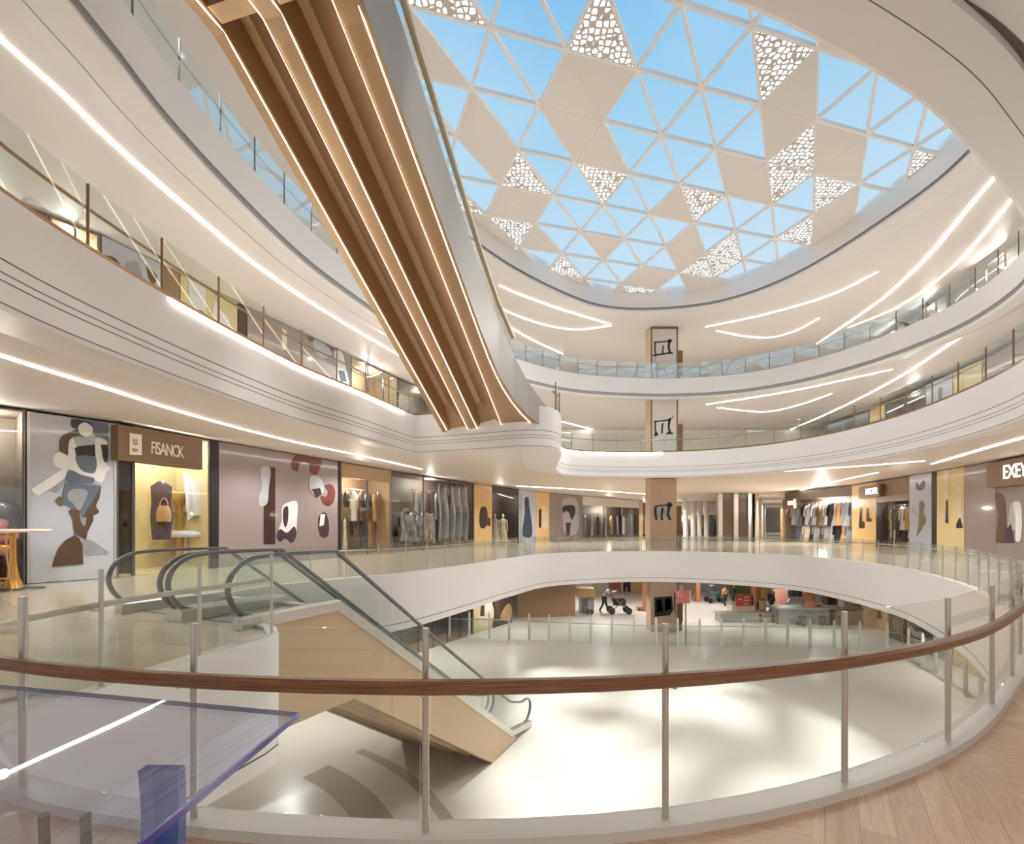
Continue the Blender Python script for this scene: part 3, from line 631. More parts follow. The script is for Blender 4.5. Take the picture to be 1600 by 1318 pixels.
wallmesh('wall_right.002', WR, 14, 18.65, 1.0, 'pale wall along the right-hand top gallery')
wallmesh('wall_left.003', W1L, -7, -2.35, 2.7, 'pale wall behind the lower hall shops on the left')
wallmesh('wall_right.003', W1R, -7, -2.35, 1.5, 'pale wall behind the lower hall posters on the right')
for k, (z0, z1, x0, x1, y) in enumerate(((7, 12.8, -2, 37, 55), (14, 18.65, -6, 37, 56), (-7, -2.35, 6, 34, 66), (0, 5.9, 20, 38, 87))):
    tag(MB().box(((x0 + x1) / 2, y, (z0 + z1) / 2), (x1 - x0, .3, z1 - z0)).build('wall_back' + ('.%03d' % k if k else ''), PLASTER), ['pale back wall of the middle gallery', 'pale back wall of the top gallery', 'pale back wall of the lower hall', 'pale end wall beyond the white columns'][k], 'wall', kind='structure')

POSTER_GREY = mat('poster_pale_grey', (190, 194, 204), .2, coat=.4)
MAUVE = mat('mauve_panel', (150, 138, 138), .22, coat=.4, noise=.05, nscale=.8)
YELLOW = mat('yellow_panel', (222, 206, 152), .35, coat=.2, noise=.06, nscale=.7)
GOLDPANEL = mat('amber_panel', (220, 188, 128), .35, coat=.2, noise=.05, nscale=.6)
PALEBLUE = mat('pale_blue_poster', (182, 190, 208), .25, coat=.3)
BROWNSIGN = mat('brown_sign', (128, 102, 78), .45)
DARK = mat('dark_lining', (62, 52, 48), .5)
DARKER = mat('near_black', (34, 28, 30), .45)
BROWNWALL = mat('brown_stone_wall', (150, 122, 92), .4, noise=.06, nscale=.5)
BEIGEIN = mat('beige_lining', (176, 150, 116), .5)
GREYIN = mat('grey_lining', (120, 108, 96), .5)
INK = {k: mat('ink_' + k, c, .4, coat=.25, noise=.22, nscale=1.3) for k, c in dict(white=(232, 232, 234), black=(30, 28, 32), brown=(88, 66, 46), navy=(44, 56, 78), slate=(96, 106, 122), grey=(150, 152, 158), tan=(200, 160, 108), maroon=(110, 52, 48), darkbrown=(58, 34, 28), plum=(66, 44, 58), gold=(196, 160, 78), cream=(226, 214, 190), pink=(196, 132, 128), olive=(110, 100, 66), purple=(58, 44, 78), teal=(60, 110, 112), silver=(176, 178, 184), ochre=(206, 160, 70)).items()}
LETTER = mat('lit_letters', (255, 246, 236), .4, emit=2.2)
LETTERW = mat('white_letters', (246, 242, 238), .4)

def frame_of(poly, x0, x1):
    a, b = hit(poly, x0), hit(poly, x1)
    u = Vector((b.x - a.x, b.y - a.y, 0)); L = u.length; u.normalize(); n = Vector((u.y, -u.x, 0))
    if n.dot(Vector((-a.x, -a.y, 0))) < 0: n = -n
    return a, b, u, n, L
def onplane(px, py, a, n, lift=0.0):
    """the point of an upright plane seen at a pixel"""
    d = Vector(((px - CX) / F, 1, (HY - py) / F)); o = Vector((0, 0, EYE)); p0 = Vector((a.x, a.y, 0)) + n * lift
    return o + d * ((p0 - o).dot(n) / d.dot(n))
def outline(pts, round_=True):
    if not round_ or len(pts) < 5: return pts
    return [(p.x, p.y) for p in spline(pts, True, 3.0)]
def prints(root, shapes, a, n, lift=.07, lo=-99, hi=99):
    """shapes printed or pinned on an upright panel: (name, ink, [pixel outline], rounded)"""
    for k, s in enumerate(shapes):
        nm, ink, pts = s[:3]; rd = s[3] if len(s) > 3 else True
        P = [onplane(x, y, a, n, lift + .0016 * k) for x, y in outline(pts, rd)]
        for p in P: p.z = min(max(p.z, lo), hi)
        MB().prism(P, n, .004).build(nm, INK[ink] if isinstance(ink, str) else ink, root)
def panel(poly, x0, x1, z0, z1, m, label, shapes=(), name='display_board', cat='panel', trim=None, back=.12, group=None, out=.06):
    a, b, u, n, L = frame_of(poly, x0, x1)
    root = thing(name, (a.x + u.x * L / 2, a.y + u.y * L / 2, z0), label, cat, group)
    q = lambda d, z: Vector((a.x, a.y, 0)) + u * d + Vector((0, 0, z))
    MB().prism([q(.02, z0) - n * back, q(L - .02, z0) - n * back, q(L - .02, z1) - n * back, q(.02, z1) - n * back], n, back + out).build('board', m, root)
    if trim:
        for d0, d1 in ((.0, .08), (L - .08, L)):
            MB().prism([q(d0, z0), q(d1, z0), q(d1, z1), q(d0, z1)], n, out + .03).build('edge_strip', trim, root)
    prints(root, shapes, a, n, out + .012, z0 + .03, z1 - .03)
    return root, a, u, n, L
def shop(poly, x0, x1, z0, z1, lining, label, depth=2.0, head=0.0, headm=None, glass_=True, lit=1.3*120, floor_m=None, mull=2):
    a, b, u, n, L = frame_of(poly, x0, x1)
    root = thing('shop_window', (a.x + u.x * L / 2, a.y + u.y * L / 2, z0), label, 'shop window')
    q = lambda d, z, k=0.0: Vector((a.x, a.y, 0)) + u * d + Vector((0, 0, z)) - n * k
    MB().prism([q(0.02, z0, depth), q(L - .02, z0, depth), q(L - .02, z1, depth), q(.02, z1, depth)], n, .08).build('back_panel', lining, root)
    for d in (.02, L - .08):
        MB().prism([q(d, z0), q(d + .06, z0), q(d + .06, z1), q(d, z1)], -n, depth).build('side_panel', lining, root)
    MB().prism([q(.08, z1 - .08), q(L - .08, z1 - .08), q(L - .08, z1 - .08, depth - .1), q(.08, z1 - .08, depth - .1)], (0, 0, 1), .06).build('ceiling_panel', lining, root)
    MB().prism([q(.08, z0 + .01), q(L - .08, z0 + .01), q(L - .08, z0 + .01, depth - .1), q(.08, z0 + .01, depth - .1)], (0, 0, 1), .1).build('display_floor', floor_m or BEIGEIN, root)
    if head:
        MB().prism([q(.02, z1 - head), q(L - .02, z1 - head), q(L - .02, z1 - .01), q(.02, z1 - .01)], n, .06).build('header', headm or GREYIN, root)
    if glass_:
        MB().prism([q(.06, z0 + .1, .03), q(L - .06, z0 + .1, .03), q(L - .06, z1 - head - .05, .03), q(.06, z1 - head - .05, .03)], n, .015).build('glass', SHOPGLASS, root)
        for k in range(mull + 1):
            d = .03 + (L - .06) * k / mull
            MB().bar(q(d, z0 + .02), q(d, z1 - head), .05, .08, up=n).build('mullion', STEEL_DARK, root)
    if lit:
        c = q(L / 2, z1 - head - .5, depth * .35); fill_lamp(c.x, c.y, c.z, lit, .1)
    return root, a, u, n, L
# ------- garments
def loft(rings, c=(0, 0, 0), k=10, M=None):
    """rings: (z, half width, half depth, shift)"""
    b = MB(); vs = []
    for z, w, d, s in rings: vs += [Vector((s + w * math.cos(2 * PI * i / k), d * math.sin(2 * PI * i / k), z)) for i in range(k)]
    if M is not None: vs = [M @ v for v in vs]
    fs = [(j * k + i, j * k + (i + 1) % k, (j + 1) * k + (i + 1) % k, (j + 1) * k + i) for j in range(len(rings) - 1) for i in range(k)]
    b.add(vs, fs, True); b.add(vs[:k], [tuple(range(k))]); b.add(vs[-k:], [tuple(range(k))]); return b
KINDS = {'coat': ([(-1.45, .34, .1, 0), (-.9, .3, .1, 0), (-.5, .25, .09, 0), (-.2, .27, .09, 0), (-.08, .22, .07, 0), (0, .07, .05, 0)], .75),
         'dress': ([(-1.5, .4, .13, .02), (-1.1, .3, .11, .01), (-.6, .19, .08, 0), (-.3, .22, .08, 0), (-.08, .2, .06, 0), (0, .07, .04, 0)], 0),
         'shirt': ([(-.8, .26, .09, 0), (-.4, .24, .08, 0), (-.12, .25, .08, 0), (-.05, .18, .06, 0), (0, .07, .05, 0)], .6),
         'trousers': ([(-1.2, .1, .07, .04), (-.7, .13, .08, .02), (-.35, .19, .09, 0), (-.05, .17, .08, 0), (0, .16, .06, 0)], 0)}
def garment(kind, ink, p, rz, s, label, group):
    rings, sl = KINDS[kind]; p = Vector(p)
    M = Matrix.Translation(p) @ Matrix.Rotation(rz, 4, 'Z') @ Matrix.Scale(s, 4)
    b = loft(rings, M=M)
    if sl:
        for sg in (-1, 1):
            r = loft([(-sl - .1, .055, .055, sg * .36), (-sl * .5, .07, .065, sg * .32), (-.12, .08, .07, sg * .24), (-.07, .05, .05, sg * .17)], k=8, M=M); b.add(r.v, r.f, True)
    o = b.build({'coat': 'hanging_coat', 'dress': 'hanging_dress', 'shirt': 'hanging_shirt', 'trousers': 'hanging_trousers'}[kind], INK[ink])
    tag(o, label, kind, group)
    h = MB(); h.tube([M @ Vector(v) for v in ((-.17, 0, -.05), (0, 0, .03), (.17, 0, -.05))], .012 * s, 5); h.tube([M @ Vector(v) for v in ((0, 0, .03), (0, 0, .09), (.03, 0, .12))], .01 * s, 5)
    h.build('hanger', CHROME, o); return o
WORD = dict(white='white', black='black', brown='brown', navy='navy', slate='slate grey', grey='grey', tan='tan', maroon='maroon', darkbrown='dark brown', plum='plum', gold='gold', cream='cream', pink='pink', olive='olive', purple='purple', silver='silver', ochre='ochre', teal='teal')
def rack(info, z, hz, d0, d1, inks, kinds, where, depth=.9, s=1.25, tier=''):
    """a rail on two legs and the clothes on it"""
    root, a, u, n, L = info
    q = lambda d, zz, k=depth: Vector((a.x, a.y, zz)) + u * d - n * k
    rr = thing('clothes_rail', q((d0 + d1) / 2, z), 'steel clothes rail ' + tier + 'in ' + where, 'clothes rail')
    MB().bar(q(d0, hz), q(d1, hz), .04, .04).build('bar', CHROME, rr)
    for d in (d0, d1): MB().bar(q(d, z + .12), q(d, hz), .04, .04).build('leg', CHROME, rr)
    m = len(inks); rz = math.atan2(u.y, u.x); flip = 1 if u.x > 0 else -1
    order = list(range(m))
    for i in range(m):
        t = (i + .5) / m; p = q(d0 + (d1 - d0) * t, hz - .12 * s)
        garment(kinds[i % len(kinds)], inks[i], p, rz + (.5 if i % 2 else .25), s, '%s %s, %s from left on the %srail in %s' % (WORD[inks[i]], kinds[i % len(kinds)], ORD[i], tier, where), 'clothes in ' + where)
# ------- lettering
def lettering(root, text, a, n, u, px, py, h, m, depth=.03, squeeze=1.0, lift=.1, space=1.0, name='lettering'):
    cu = bpy.data.curves.new('t', 'FONT'); cu.body = text; cu.size = 1; cu.extrude = .02; cu.space_character = space
    t = bpy.data.objects.new('t', cu); COL.objects.link(t)
    dg = bpy.context.evaluated_depsgraph_get(); me = bpy.data.meshes.new_from_object(t.evaluated_get(dg)); bpy.data.objects.remove(t)
    o = onplane(px, py, a, n, lift); uu = u if (u.cross(Vector((0, 0, 1)))).dot(n) > 0 else -u
    for v in me.vertices:
        c = v.co.copy(); v.co = o + uu * (c.x * h * squeeze / .72) + Vector((0, 0, 1)) * (c.y * h / .72) + n * (c.z * depth / .02)
    me.materials.clear(); me.materials.append(m); me.name = name
    ob = bpy.data.objects.new(name, me); COL.objects.link(ob); ob.parent = root; ob.matrix_parent_inverse = Matrix.Translation(-root.location); return ob

ORD = ['first', 'second', 'third', 'fourth', 'fifth', 'sixth', 'seventh', 'eighth', 'ninth', 'tenth', 'eleventh', 'twelfth', 'thirteenth', 'fourteenth', 'fifteenth', 'sixteenth']
ZT = 5.9
# ======= left row, nearest level, from the viewer outwards
s0 = shop(WL, -90, 40, 0, ZT, GREYIN, 'dark shop window at the left picture edge, behind the gold-legged bar table', lit=1.3*160, mull=2)
cv = lambda pts: [(x / 4.394, 640 + y / 4.394) for x, y in pts]
panel(WL, 41, 181, .02, ZT - .05, POSTER_GREY, 'tall pale fashion poster of a figure in white shirt, left of the brown sign', [
    ('printed_block', 'slate', cv([(487, 36), (744, 66), (744, 360), (700, 362), (690, 240), (640, 160), (487, 110)]), False),
    ('printed_floor_shade', 'grey', cv([(575, 880), (640, 900), (745, 975), (745, 990), (590, 1000), (540, 960)]), False),
    ('printed_hair', 'brown', cv([(415, 195), (450, 165), (490, 150), (530, 128), (575, 150), (580, 190), (540, 202), (500, 198), (472, 220), (468, 300), (440, 312), (410, 280)])),
    ('printed_chin', 'white', cv([(365, 322), (400, 288), (440, 300), (482, 340), (492, 384), (460, 402), (400, 400), (368, 372)])),
    ('printed_shirt', 'white', cv([(480, 205), (500, 190), (520, 200), (525, 340), (545, 400), (590, 430), (650, 430), (655, 330), (660, 190), (735, 215), (735, 250), (712, 272), (700, 300), (725, 370), (762, 400), (735, 425), (700, 500), (650, 482), (560, 450), (480, 415), (468, 300)])),
    ('printed_sleeve', 'white', cv([(472, 388), (445, 468), (355, 535), (265, 590), (232, 572), (215, 545), (330, 470), (420, 412)]), False),
    ('printed_cuff_fold', 'grey', cv([(268, 588), (355, 535), (445, 468), (455, 500), (400, 560), (375, 570), (340, 556)]), False),
    ('printed_vest', 'slate', cv([(520, 318), (652, 318), (650, 430), (590, 427), (545, 396)])),
    ('printed_top', 'black', cv([(512, 262), (540, 250), (650, 238), (656, 320), (600, 312), (522, 316)]), False),
    ('printed_collar', 'silver', cv([(500, 186), (545, 178), (590, 192), (640, 182), (606, 232), (560, 216), (520, 244)]), False),
    ('printed_face', 'white', cv([(536, 130), (548, 98), (585, 84), (622, 98), (638, 132), (628, 165), (596, 186), (556, 172)])),
    ('printed_fringe', 'navy', cv([(490, 76), (560, 62), (615, 84), (645, 130), (622, 106), (585, 86), (548, 98), (530, 126), (498, 122)])),
    ('printed_sleeve_shadow', 'black', cv([(692, 238), (738, 240), (742, 330), (716, 362), (702, 300)]), False),
    ('printed_belt', 'slate', cv([(478, 414), (560, 446), (650, 474), (640, 500), (560, 498), (452, 486)])),
    ('printed_skirt', 'slate', cv([(450, 500), (560, 505), (692, 520), (655, 600), (610, 660), (570, 745), (540, 692), (500, 680), (430, 642), (432, 570)]), False),
    ('printed_skirt_light', 'grey', cv([(470, 560), (540, 540), (600, 560), (575, 640), (545, 690), (500, 640), (470, 620)])),
    ('printed_bag', 'olive', cv([(384, 620), (408, 592), (430, 612), (424, 664), (398, 650)])),
    ('printed_fold', 'brown', cv([(692, 522), (684, 600), (660, 662), (682, 700), (650, 722), (600, 730), (580, 742), (606, 676), (650, 610)])),
    ('printed_legs', 'brown', cv([(470, 690), (500, 680), (545, 692), (568, 745), (604, 728), (642, 706), (640, 762), (602, 838), (592, 890), (512, 850), (500, 750)]), False),
    ('printed_leg_light', 'grey', cv([(548, 700), (566, 745), (590, 735), (580, 800), (560, 780)])),
    ('printed_stool', 'brown', cv([(360, 1078), (376, 1020), (400, 950), (450, 895), (512, 860), (548, 884), (566, 930), (572, 1058), (480, 1066)]), False)], name='fashion_poster', cat='poster', trim=CHROME)
shop(WL, 182, 208, 0, ZT, DARK, 'narrow dark shop doorway between pale poster and yellow display', lit=1.3*25, mull=1)
s1 = shop(WL, 208, 327, 0, ZT, YELLOW, 'yellow-lined shop window under the brown sign, with bags, stool and drape', lit=1.3*240, floor_m=YELLOW, mull=1)
panel(WL, 327, 340, 0, ZT, DARKER, 'dark steel pier right of the yellow shop window', cat='pier', name='dark_pier')
panel(WL, 340, 527, .0, ZT, MAUVE, 'wide mauve display panel with pouches and shoes pictured on it', [
    ('printed_niche', 'darkbrown', [(412, 728), (430, 730), (430, 850), (412, 850)], False),
    ('printed_light_bag', 'silver', [(408, 730), (421, 730), (420, 764), (416, 788), (406, 790), (404, 776), (409, 762)]),
    ('printed_shoe', 'white', [(442, 790), (452, 784), (463, 783), (464, 812), (460, 836), (450, 838), (436, 832), (440, 812)]),
    ('printed_shoe_lining', 'plum', [(444, 792), (449, 790), (450, 812), (446, 824), (442, 812)]),
    ('printed_shoe_sole', 'plum', [(432, 838), (438, 826), (448, 832), (460, 822), (463, 836), (456, 848), (446, 840), (438, 846)]),
    ('printed_strap', 'maroon', [(456, 720), (466, 708), (480, 710), (492, 714), (502, 716), (500, 730), (494, 742), (484, 736), (484, 724), (470, 722), (464, 736), (457, 732)]),
    ('printed_pouch', 'silver', [(484, 746), (494, 742), (504, 752), (506, 768), (496, 776), (485, 766)]),
    ('printed_pouch_flap', 'darkbrown', [(487, 764), (500, 762), (503, 772), (494, 778)]),
    ('printed_loop', 'maroon', [(508, 758), (516, 756), (523, 764), (521, 784), (512, 790), (504, 784), (502, 774), (510, 776), (513, 768)]),
    ('printed_tall_bag', 'plum', [(500, 804), (508, 800), (514, 820), (511, 838), (502, 838), (498, 826)]),
    ('printed_tag', 'white', [(501, 803), (508, 803), (506, 820), (499, 822)])], name='display_board', trim=None)
panel(WL, 527, 532, 0, ZT, DARKER, 'thin black pier right of the wide mauve panel', cat='pier', name='dark_pier')
s2 = shop(WL, 532, 610, 0, ZT, BEIGEIN, 'beige shop window with coats on rails right of the mauve panel', lit=1.3*130, head=.9, headm=BEIGEIN, mull=2)
s3 = shop(WL, 610, 740, 0, ZT, GREYIN, 'dark shop window full of silver fabrics, left of the slim amber panel', lit=1.3*170, mull=3)
panel(WL, 740, 768, 0, ZT, GOLDPANEL, 'slim amber panel with two brown bags pictured on it, far left row', [('printed_bag', 'darkbrown', [(752, 792), (759, 792), (762, 812), (757, 825), (751, 824)]), ('printed_purse', 'brown', [(761, 806), (767, 810), (766, 822), (760, 820)])], name='display_board')
s4 = shop(WL, 768, 810, 0, ZT, DARK, 'dark shop window with pale mannequins between amber panel and pale poster', lit=1.3*150, head=.7, headm=DARK, mull=1)
panel(WL, 810, 837, 0, ZT, PALEBLUE, 'pale blue poster right of the dark mannequin window', [('printed_figure', 'navy', [(821, 776), (825, 776), (827, 790), (830, 838), (818, 838), (820, 800)]), ('printed_stripe', 'grey', [(812, 770), (816, 770), (816, 842), (812, 842)], False)], name='fashion_poster', cat='poster')
panel(WL, 837, 858, 0, ZT, GOLDPANEL, 'amber panel with a cream coat pictured, between pale blue poster and mauve poster', [('printed_coat', 'cream', [(846, 792), (853, 790), (857, 812), (854, 826), (846, 820)]), ('printed_shadow', 'darkbrown', [(842, 796), (846, 794), (846, 822), (842, 826)])], name='display_board')
panel(WL, 858, 910, 0, ZT, MAUVE, 'mauve poster with a pale figure holding its arms up in a heart shape', [
    ('printed_figure', 'silver', [(880, 780), (898, 778), (905, 800), (900, 834), (884, 834), (879, 810)]),
    ('printed_arms', 'black', [(879, 792), (888, 789), (897, 790), (899, 800), (893, 812), (889, 800), (884, 798), (880, 802)]),
    ('printed_legs', 'plum', [(884, 816), (892, 816), (890, 836), (885, 836)])], name='fashion_poster', cat='poster')
s5 = shop(WL, 910, 998, 0, ZT, GREYIN, 'far shop window with chrome columns, left of the poster pillar', lit=1.3*260, head=1.2, headm=PLASTER, mull=3)
panel(WL, 998, 1004, 0, ZT, GOLDPANEL, 'narrow amber strip just left of the poster pillar', name='display_board')
s6 = shop(WL, 1004, 1021, 0, ZT, DARK, 'dark far shop window half hidden by the poster pillar', lit=1.3*200, mull=2)
s9 = shop(WE, 1020, 1122, 0, ZT, GREYIN, 'far end shop window behind white columns, right of the poster pillar', lit=1.3*500, head=2.2, headm=PLASTER, mull=5)
wallmesh('wall_left.004', WC, 0, 5.9, .3, 'pale wall on the left of the far corridor')
panel(WC, 1173, 1183, 0, ZT - 1.6, mat('corridor_grey', (178, 182, 180), .3), 'pale grey shopfront on the left of the far corridor', name='display_board')
panel(WC, 1183.5, 1189, 0, ZT - 1.6, DARKER, 'dark shopfront deep in the far corridor', name='display_board')
panel(WR, 1225, 1220, 0, ZT - 1.6, GOLDPANEL, 'amber-lit shopfront on the right of the far corridor', name='display_board')
tag(MB().box((63.5, 118, 3), (7, .3, 5.8)).build('wall_back.004', PLASTER), 'pale wall closing the far corridor', 'wall', kind='structure')
for k, px in enumerate((1071, 1083, 1093, 1104)):
    p = at_depth(px, 820, 80); pl = thing('round_column', (p.x, p.y, 0), '%s of the four slim white columns beyond the poster pillar, from the left' % ORD[k], 'column', 'slim white columns')
    MB().lathe((p.x, p.y, 0), [(.5, 0), (.5, .15), (.38, .2), (.38, 4.1), (.5, 4.2), (.5, 5.9)], 16).build('shaft', PLASTER, pl)
pt = thing('lift_portal', (27.3, 60, 0), 'chrome-edged dark lift portal between white columns and far corridor', 'lift')
for x, w in ((25.6, .5), (27.5, .55), (29.2, .4)): MB().box((x, 60, 2.95), (w, .6, 5.86)).build('jamb', CHROME, pt)
for x, w in ((26.5, 1.3), (28.4, 1.2)): MB().box((x, 60.1, 2.7), (w, .3, 5.3)).build('door', mat('smoked_door', (96, 80, 72), .2, coat=.5), pt)
MB().box((27.4, 60.1, 5.6), (3.4, .4, .5)).build('lintel', GREYIN, pt)
# ======= right row
s7 = shop(WR, 1332, 1227, 0, ZT, GREYIN, 'long grey shop window packed with clothes, left of the amber bag panel', glass_=False, lit=1.3*900, head=1.0, headm=GREYIN, mull=4)
panel(WR, 1370, 1332, 0, ZT, GOLDPANEL, 'amber panel with two dark bags pictured on it, in the right row', [
    ('printed_tall_bag', 'darkbrown', [(1344, 793), (1347, 793), (1347, 813), (1351, 815), (1351, 825), (1342, 825), (1342, 815)], False),
    ('printed_shoe', 'darkbrown', [(1354, 793), (1357, 793), (1358, 808), (1363, 812), (1360, 815), (1353, 814)], False)], name='display_board')
s8 = shop(WR, 1422, 1370, 0, ZT, DARK, 'dark shop window with brown and white clothes under a taupe header', lit=1.3*160, head=1.9, headm=BROWNSIGN, mull=2)
panel(WR, 1457, 1422, 0, ZT, PALEBLUE, 'pale blue poster with olive figure, left of the yellow display panel', [
    ('printed_figure', 'olive', [(1438, 782), (1444, 786), (1442, 800), (1447, 812), (1440, 826), (1432, 838), (1435, 820), (1436, 804)]),
    ('printed_sleeve', 'grey', [(1425, 790), (1430, 798), (1437, 800), (1434, 806), (1426, 800)]), ('printed_scrawl', 'slate', [(1432, 752), (1436, 758), (1443, 750), (1446, 756), (1443, 764), (1438, 766), (1432, 764)])], name='fashion_poster', cat='poster')
panel(WR, 1465, 1457, 0, ZT, DARKER, 'black pier between pale blue poster and yellow display panel', cat='pier', name='dark_pier')
panel(WR, 1508, 1465, 0, ZT, YELLOW, 'yellow display panel with white drapes pictured, in the right row', [
    ('printed_drape', 'cream', [(1475, 732), (1482, 734), (1481, 790), (1484, 812), (1478, 806), (1476, 780)]), ('printed_drape_right', 'cream', [(1494, 760), (1499, 758), (1503, 800), (1504, 822), (1496, 806)]),
    ('printed_coat', 'darkbrown', [(1478, 782), (1481, 780), (1482, 818), (1477, 816)]), ('printed_bottle', 'black', [(1494, 820), (1497, 812), (1500, 808), (1503, 818), (1504, 824), (1494, 824)])], name='display_board')
panel(WR, 1558, 1508, 0, ZT, MAUVE, 'mauve blank panel between the yellow display and the large lit sign', name='display_board')
panel(WR, 1660, 1558, 0, ZT, MAUVE, 'mauve poster with white-clad figure under the large lit sign', [
    ('printed_legs', 'brown', [(1553 + 2, 770), (1566, 772), (1572, 812), (1568, 848), (1557, 846), (1560, 806)]),
    ('printed_shirt', 'silver', [(1580, 786), (1594, 784), (1596, 812), (1592, 826), (1576, 826), (1577, 802)]), ('printed_shirt_front', 'white', [(1584, 784), (1593, 784), (1593, 846), (1588, 846), (1587, 812)]),
    ('printed_coat', 'plum', [(1572, 826), (1580, 818), (1585, 848), (1568, 848)])], name='fashion_poster', cat='poster')
# ======= signs
def sign(poly, x0, x1, ya, yb, m, label, th=.5, xm=None):
    a, b, u, n, L = frame_of(poly, x0, x1); xm = xm if xm is not None else x0
    zt = onplane(xm, ya, a, n, th).z; zb = onplane(xm, yb, a, n, th).z
    c = Vector((a.x, a.y, 0)) + u * L / 2
    root = thing('shop_sign', (c.x, c.y, zb), label, 'sign')
    q = lambda d, z: Vector((a.x, a.y, z)) + u * d
    MB().prism([q(0, zb) + n * .12, q(L, zb) + n * .12, q(L, zt) + n * .12, q(0, zt) + n * .12], n, th - .12).build('sign_box', m, root)
    return root, a, u, n, L
sg, a, u, n, L = sign(WL, 170, 303, 660, 716, BROWNSIGN, 'large brown shop sign reading FISANCK beside a white square emblem', xm=170)
MB().prism([onplane(x, y, a, n, .51) for x, y in ((202, 676), (221, 679), (221, 711), (202, 710))], n, .02).build('emblem_plate', LETTERW, sg)
for k, (x, y, w, h) in enumerate(((208, 686, 3, 4), (212, 686, 3, 4), (208, 691, 2, 3), (211, 691, 4, 4), (207, 700, 3, 5), (210.5, 700.5, 2, 5), (213, 701, 2.5, 4))):
    MB().prism([onplane(x + i * w, y + j * h, a, n, .53) for i, j in ((0, 0), (1, 0), (1, 1), (0, 1))], n, .01).build('emblem_mark', INK['gold'], sg)
lettering(sg, 'FISANCK', a, n, u, 235, 708, 21 * a.y / F, LETTERW, lift=.5, squeeze=.56, space=.84)
sg, a, u, n, L = sign(WR, 1660, 1557, 714, 756, BROWNSIGN, 'large brown shop sign with lit letters EXEYEM at the right picture edge', xm=1600)
lettering(sg, 'EXEYEM', a, n, u, 1567, 748, .82, LETTER, lift=.5, squeeze=.82, space=.85)
sg, a, u, n, L = sign(WR, 1384, 1351, 757, 776, BROWNSIGN, 'small brown shop sign with lit letters above the amber bag panel', xm=1367)
lettering(sg, 'MARCATAL', a, n, u, 1353, 772.5, .55, LETTER, lift=.5, squeeze=.55, space=.9)
sg, a, u, n, L = sign(WR, 1246, 1229, 779, 794, BROWNSIGN, 'tiny brown shop sign over the far end of the long grey window', xm=1237)
lettering(sg, 'MOCAL', a, n, u, 1231, 789, .5, LETTER, lift=.5, squeeze=.5, space=.9)
# ======= clothes
def clothes(info, where, z, tiers, s=1.25):
    for k, (hz, d0, d1, inks, kinds) in enumerate(tiers):
        rack(info, z, hz, d0 * info[4], d1 * info[4], inks, kinds, where, .8 + .35 * k, s, ['upper ', 'lower '][k] if len(tiers) > 1 else '')
clothes(s2, 'the beige window', 0, [(4.4, .08, .92, ['tan', 'black', 'cream', 'brown', 'slate', 'tan'], ['coat', 'shirt', 'coat']), (2.6, .08, .92, ['black', 'cream', 'darkbrown', 'navy', 'tan'], ['coat', 'dress', 'shirt'])], 1.35)
clothes(s3, 'the silver fabric window', 0, [(4.9, .3, .95, ['silver', 'silver', 'darkbrown', 'grey', 'silver', 'black', 'silver', 'grey'], ['dress', 'coat', 'dress', 'coat']), (2.9, .05, .95, ['silver', 'black', 'silver', 'grey', 'darkbrown', 'silver', 'black', 'silver', 'tan'], ['dress', 'coat'])], 1.55)
clothes(s5, 'the chrome column window', 0, [(3.6, .05, .95, ['grey', 'cream', 'black', 'silver', 'tan', 'grey', 'white', 'darkbrown'], ['coat', 'dress'])], 1.9)
clothes(s6, 'the far dark window', 0, [(3.6, .05, .95, ['grey', 'cream', 'brown', 'silver', 'tan', 'white'], ['coat', 'dress'])], 1.9)
clothes(s9, 'the far end window', 0, [(3.4, .3, .97, ['grey', 'black', 'silver', 'brown', 'ochre', 'tan', 'grey'], ['coat', 'dress'])], 2.0)
clothes(s7, 'the long grey window', 0, [(4.5, .04, .96, ['slate', 'silver', 'grey', 'tan', 'grey', 'black', 'silver', 'olive', 'brown', 'grey', 'slate', 'silver', 'darkbrown', 'slate', 'grey', 'silver'], ['coat', 'dress', 'coat']), (2.5, .04, .96, ['slate', 'grey', 'tan', 'black', 'silver', 'grey', 'brown', 'grey', 'black', 'cream', 'grey', 'slate'], ['dress', 'coat'])], 1.6)
clothes(s8, 'the taupe header window', 0, [(3.7, .06, .94, ['brown', 'white', 'ochre', 'white', 'brown', 'darkbrown', 'tan', 'brown'], ['coat', 'shirt', 'coat']), (2.0, .1, .9, ['darkbrown', 'white', 'black', 'black', 'brown', 'cream'], ['coat', 'shirt'])], 1.35)
# the yellow window: drape, stool, plinth, dark outfit, bag
def wq(info, px, py, k):
    root, a, u, n, L = info; return onplane(px, py, a, n, -k)
p = wq(s1, 252, 850, .9)
d = loft([(-2.2, .32, .2, 0), (-1.4, .42, .24, .02), (-.8, .36, .2, 0), (-.2, .4, .2, 0), (0, .1, .1, 0)], M=Matrix.Translation((p.x, p.y, 3.9)) @ Matrix.Scale(1.15, 4))
tag(d.build('dark_outfit', INK['plum']), 'dark plum outfit hanging in the yellow window, behind the tan handbag', 'garment')
p = wq(s1, 256, 800, .5)
hb = thing('handbag', (p.x, p.y, 2.2), 'tan handbag hung in front of the dark outfit in the yellow window', 'bag')
loft([(-.6, .3, .16, 0), (-.3, .34, .18, 0), (0, .26, .13, 0), (.08, .2, .1, 0)], M=Matrix.Translation((p.x, p.y, 2.75))).build('bag_body', INK['tan'], hb)
MB().tube([(p.x + .18 * math.cos(t * PI / 8), p.y, 2.8 + .35 * math.sin(t * PI / 8)) for t in range(9)], .025, 6).build('handle', INK['tan'], hb)
p = wq(s1, 290, 845, 1.2)
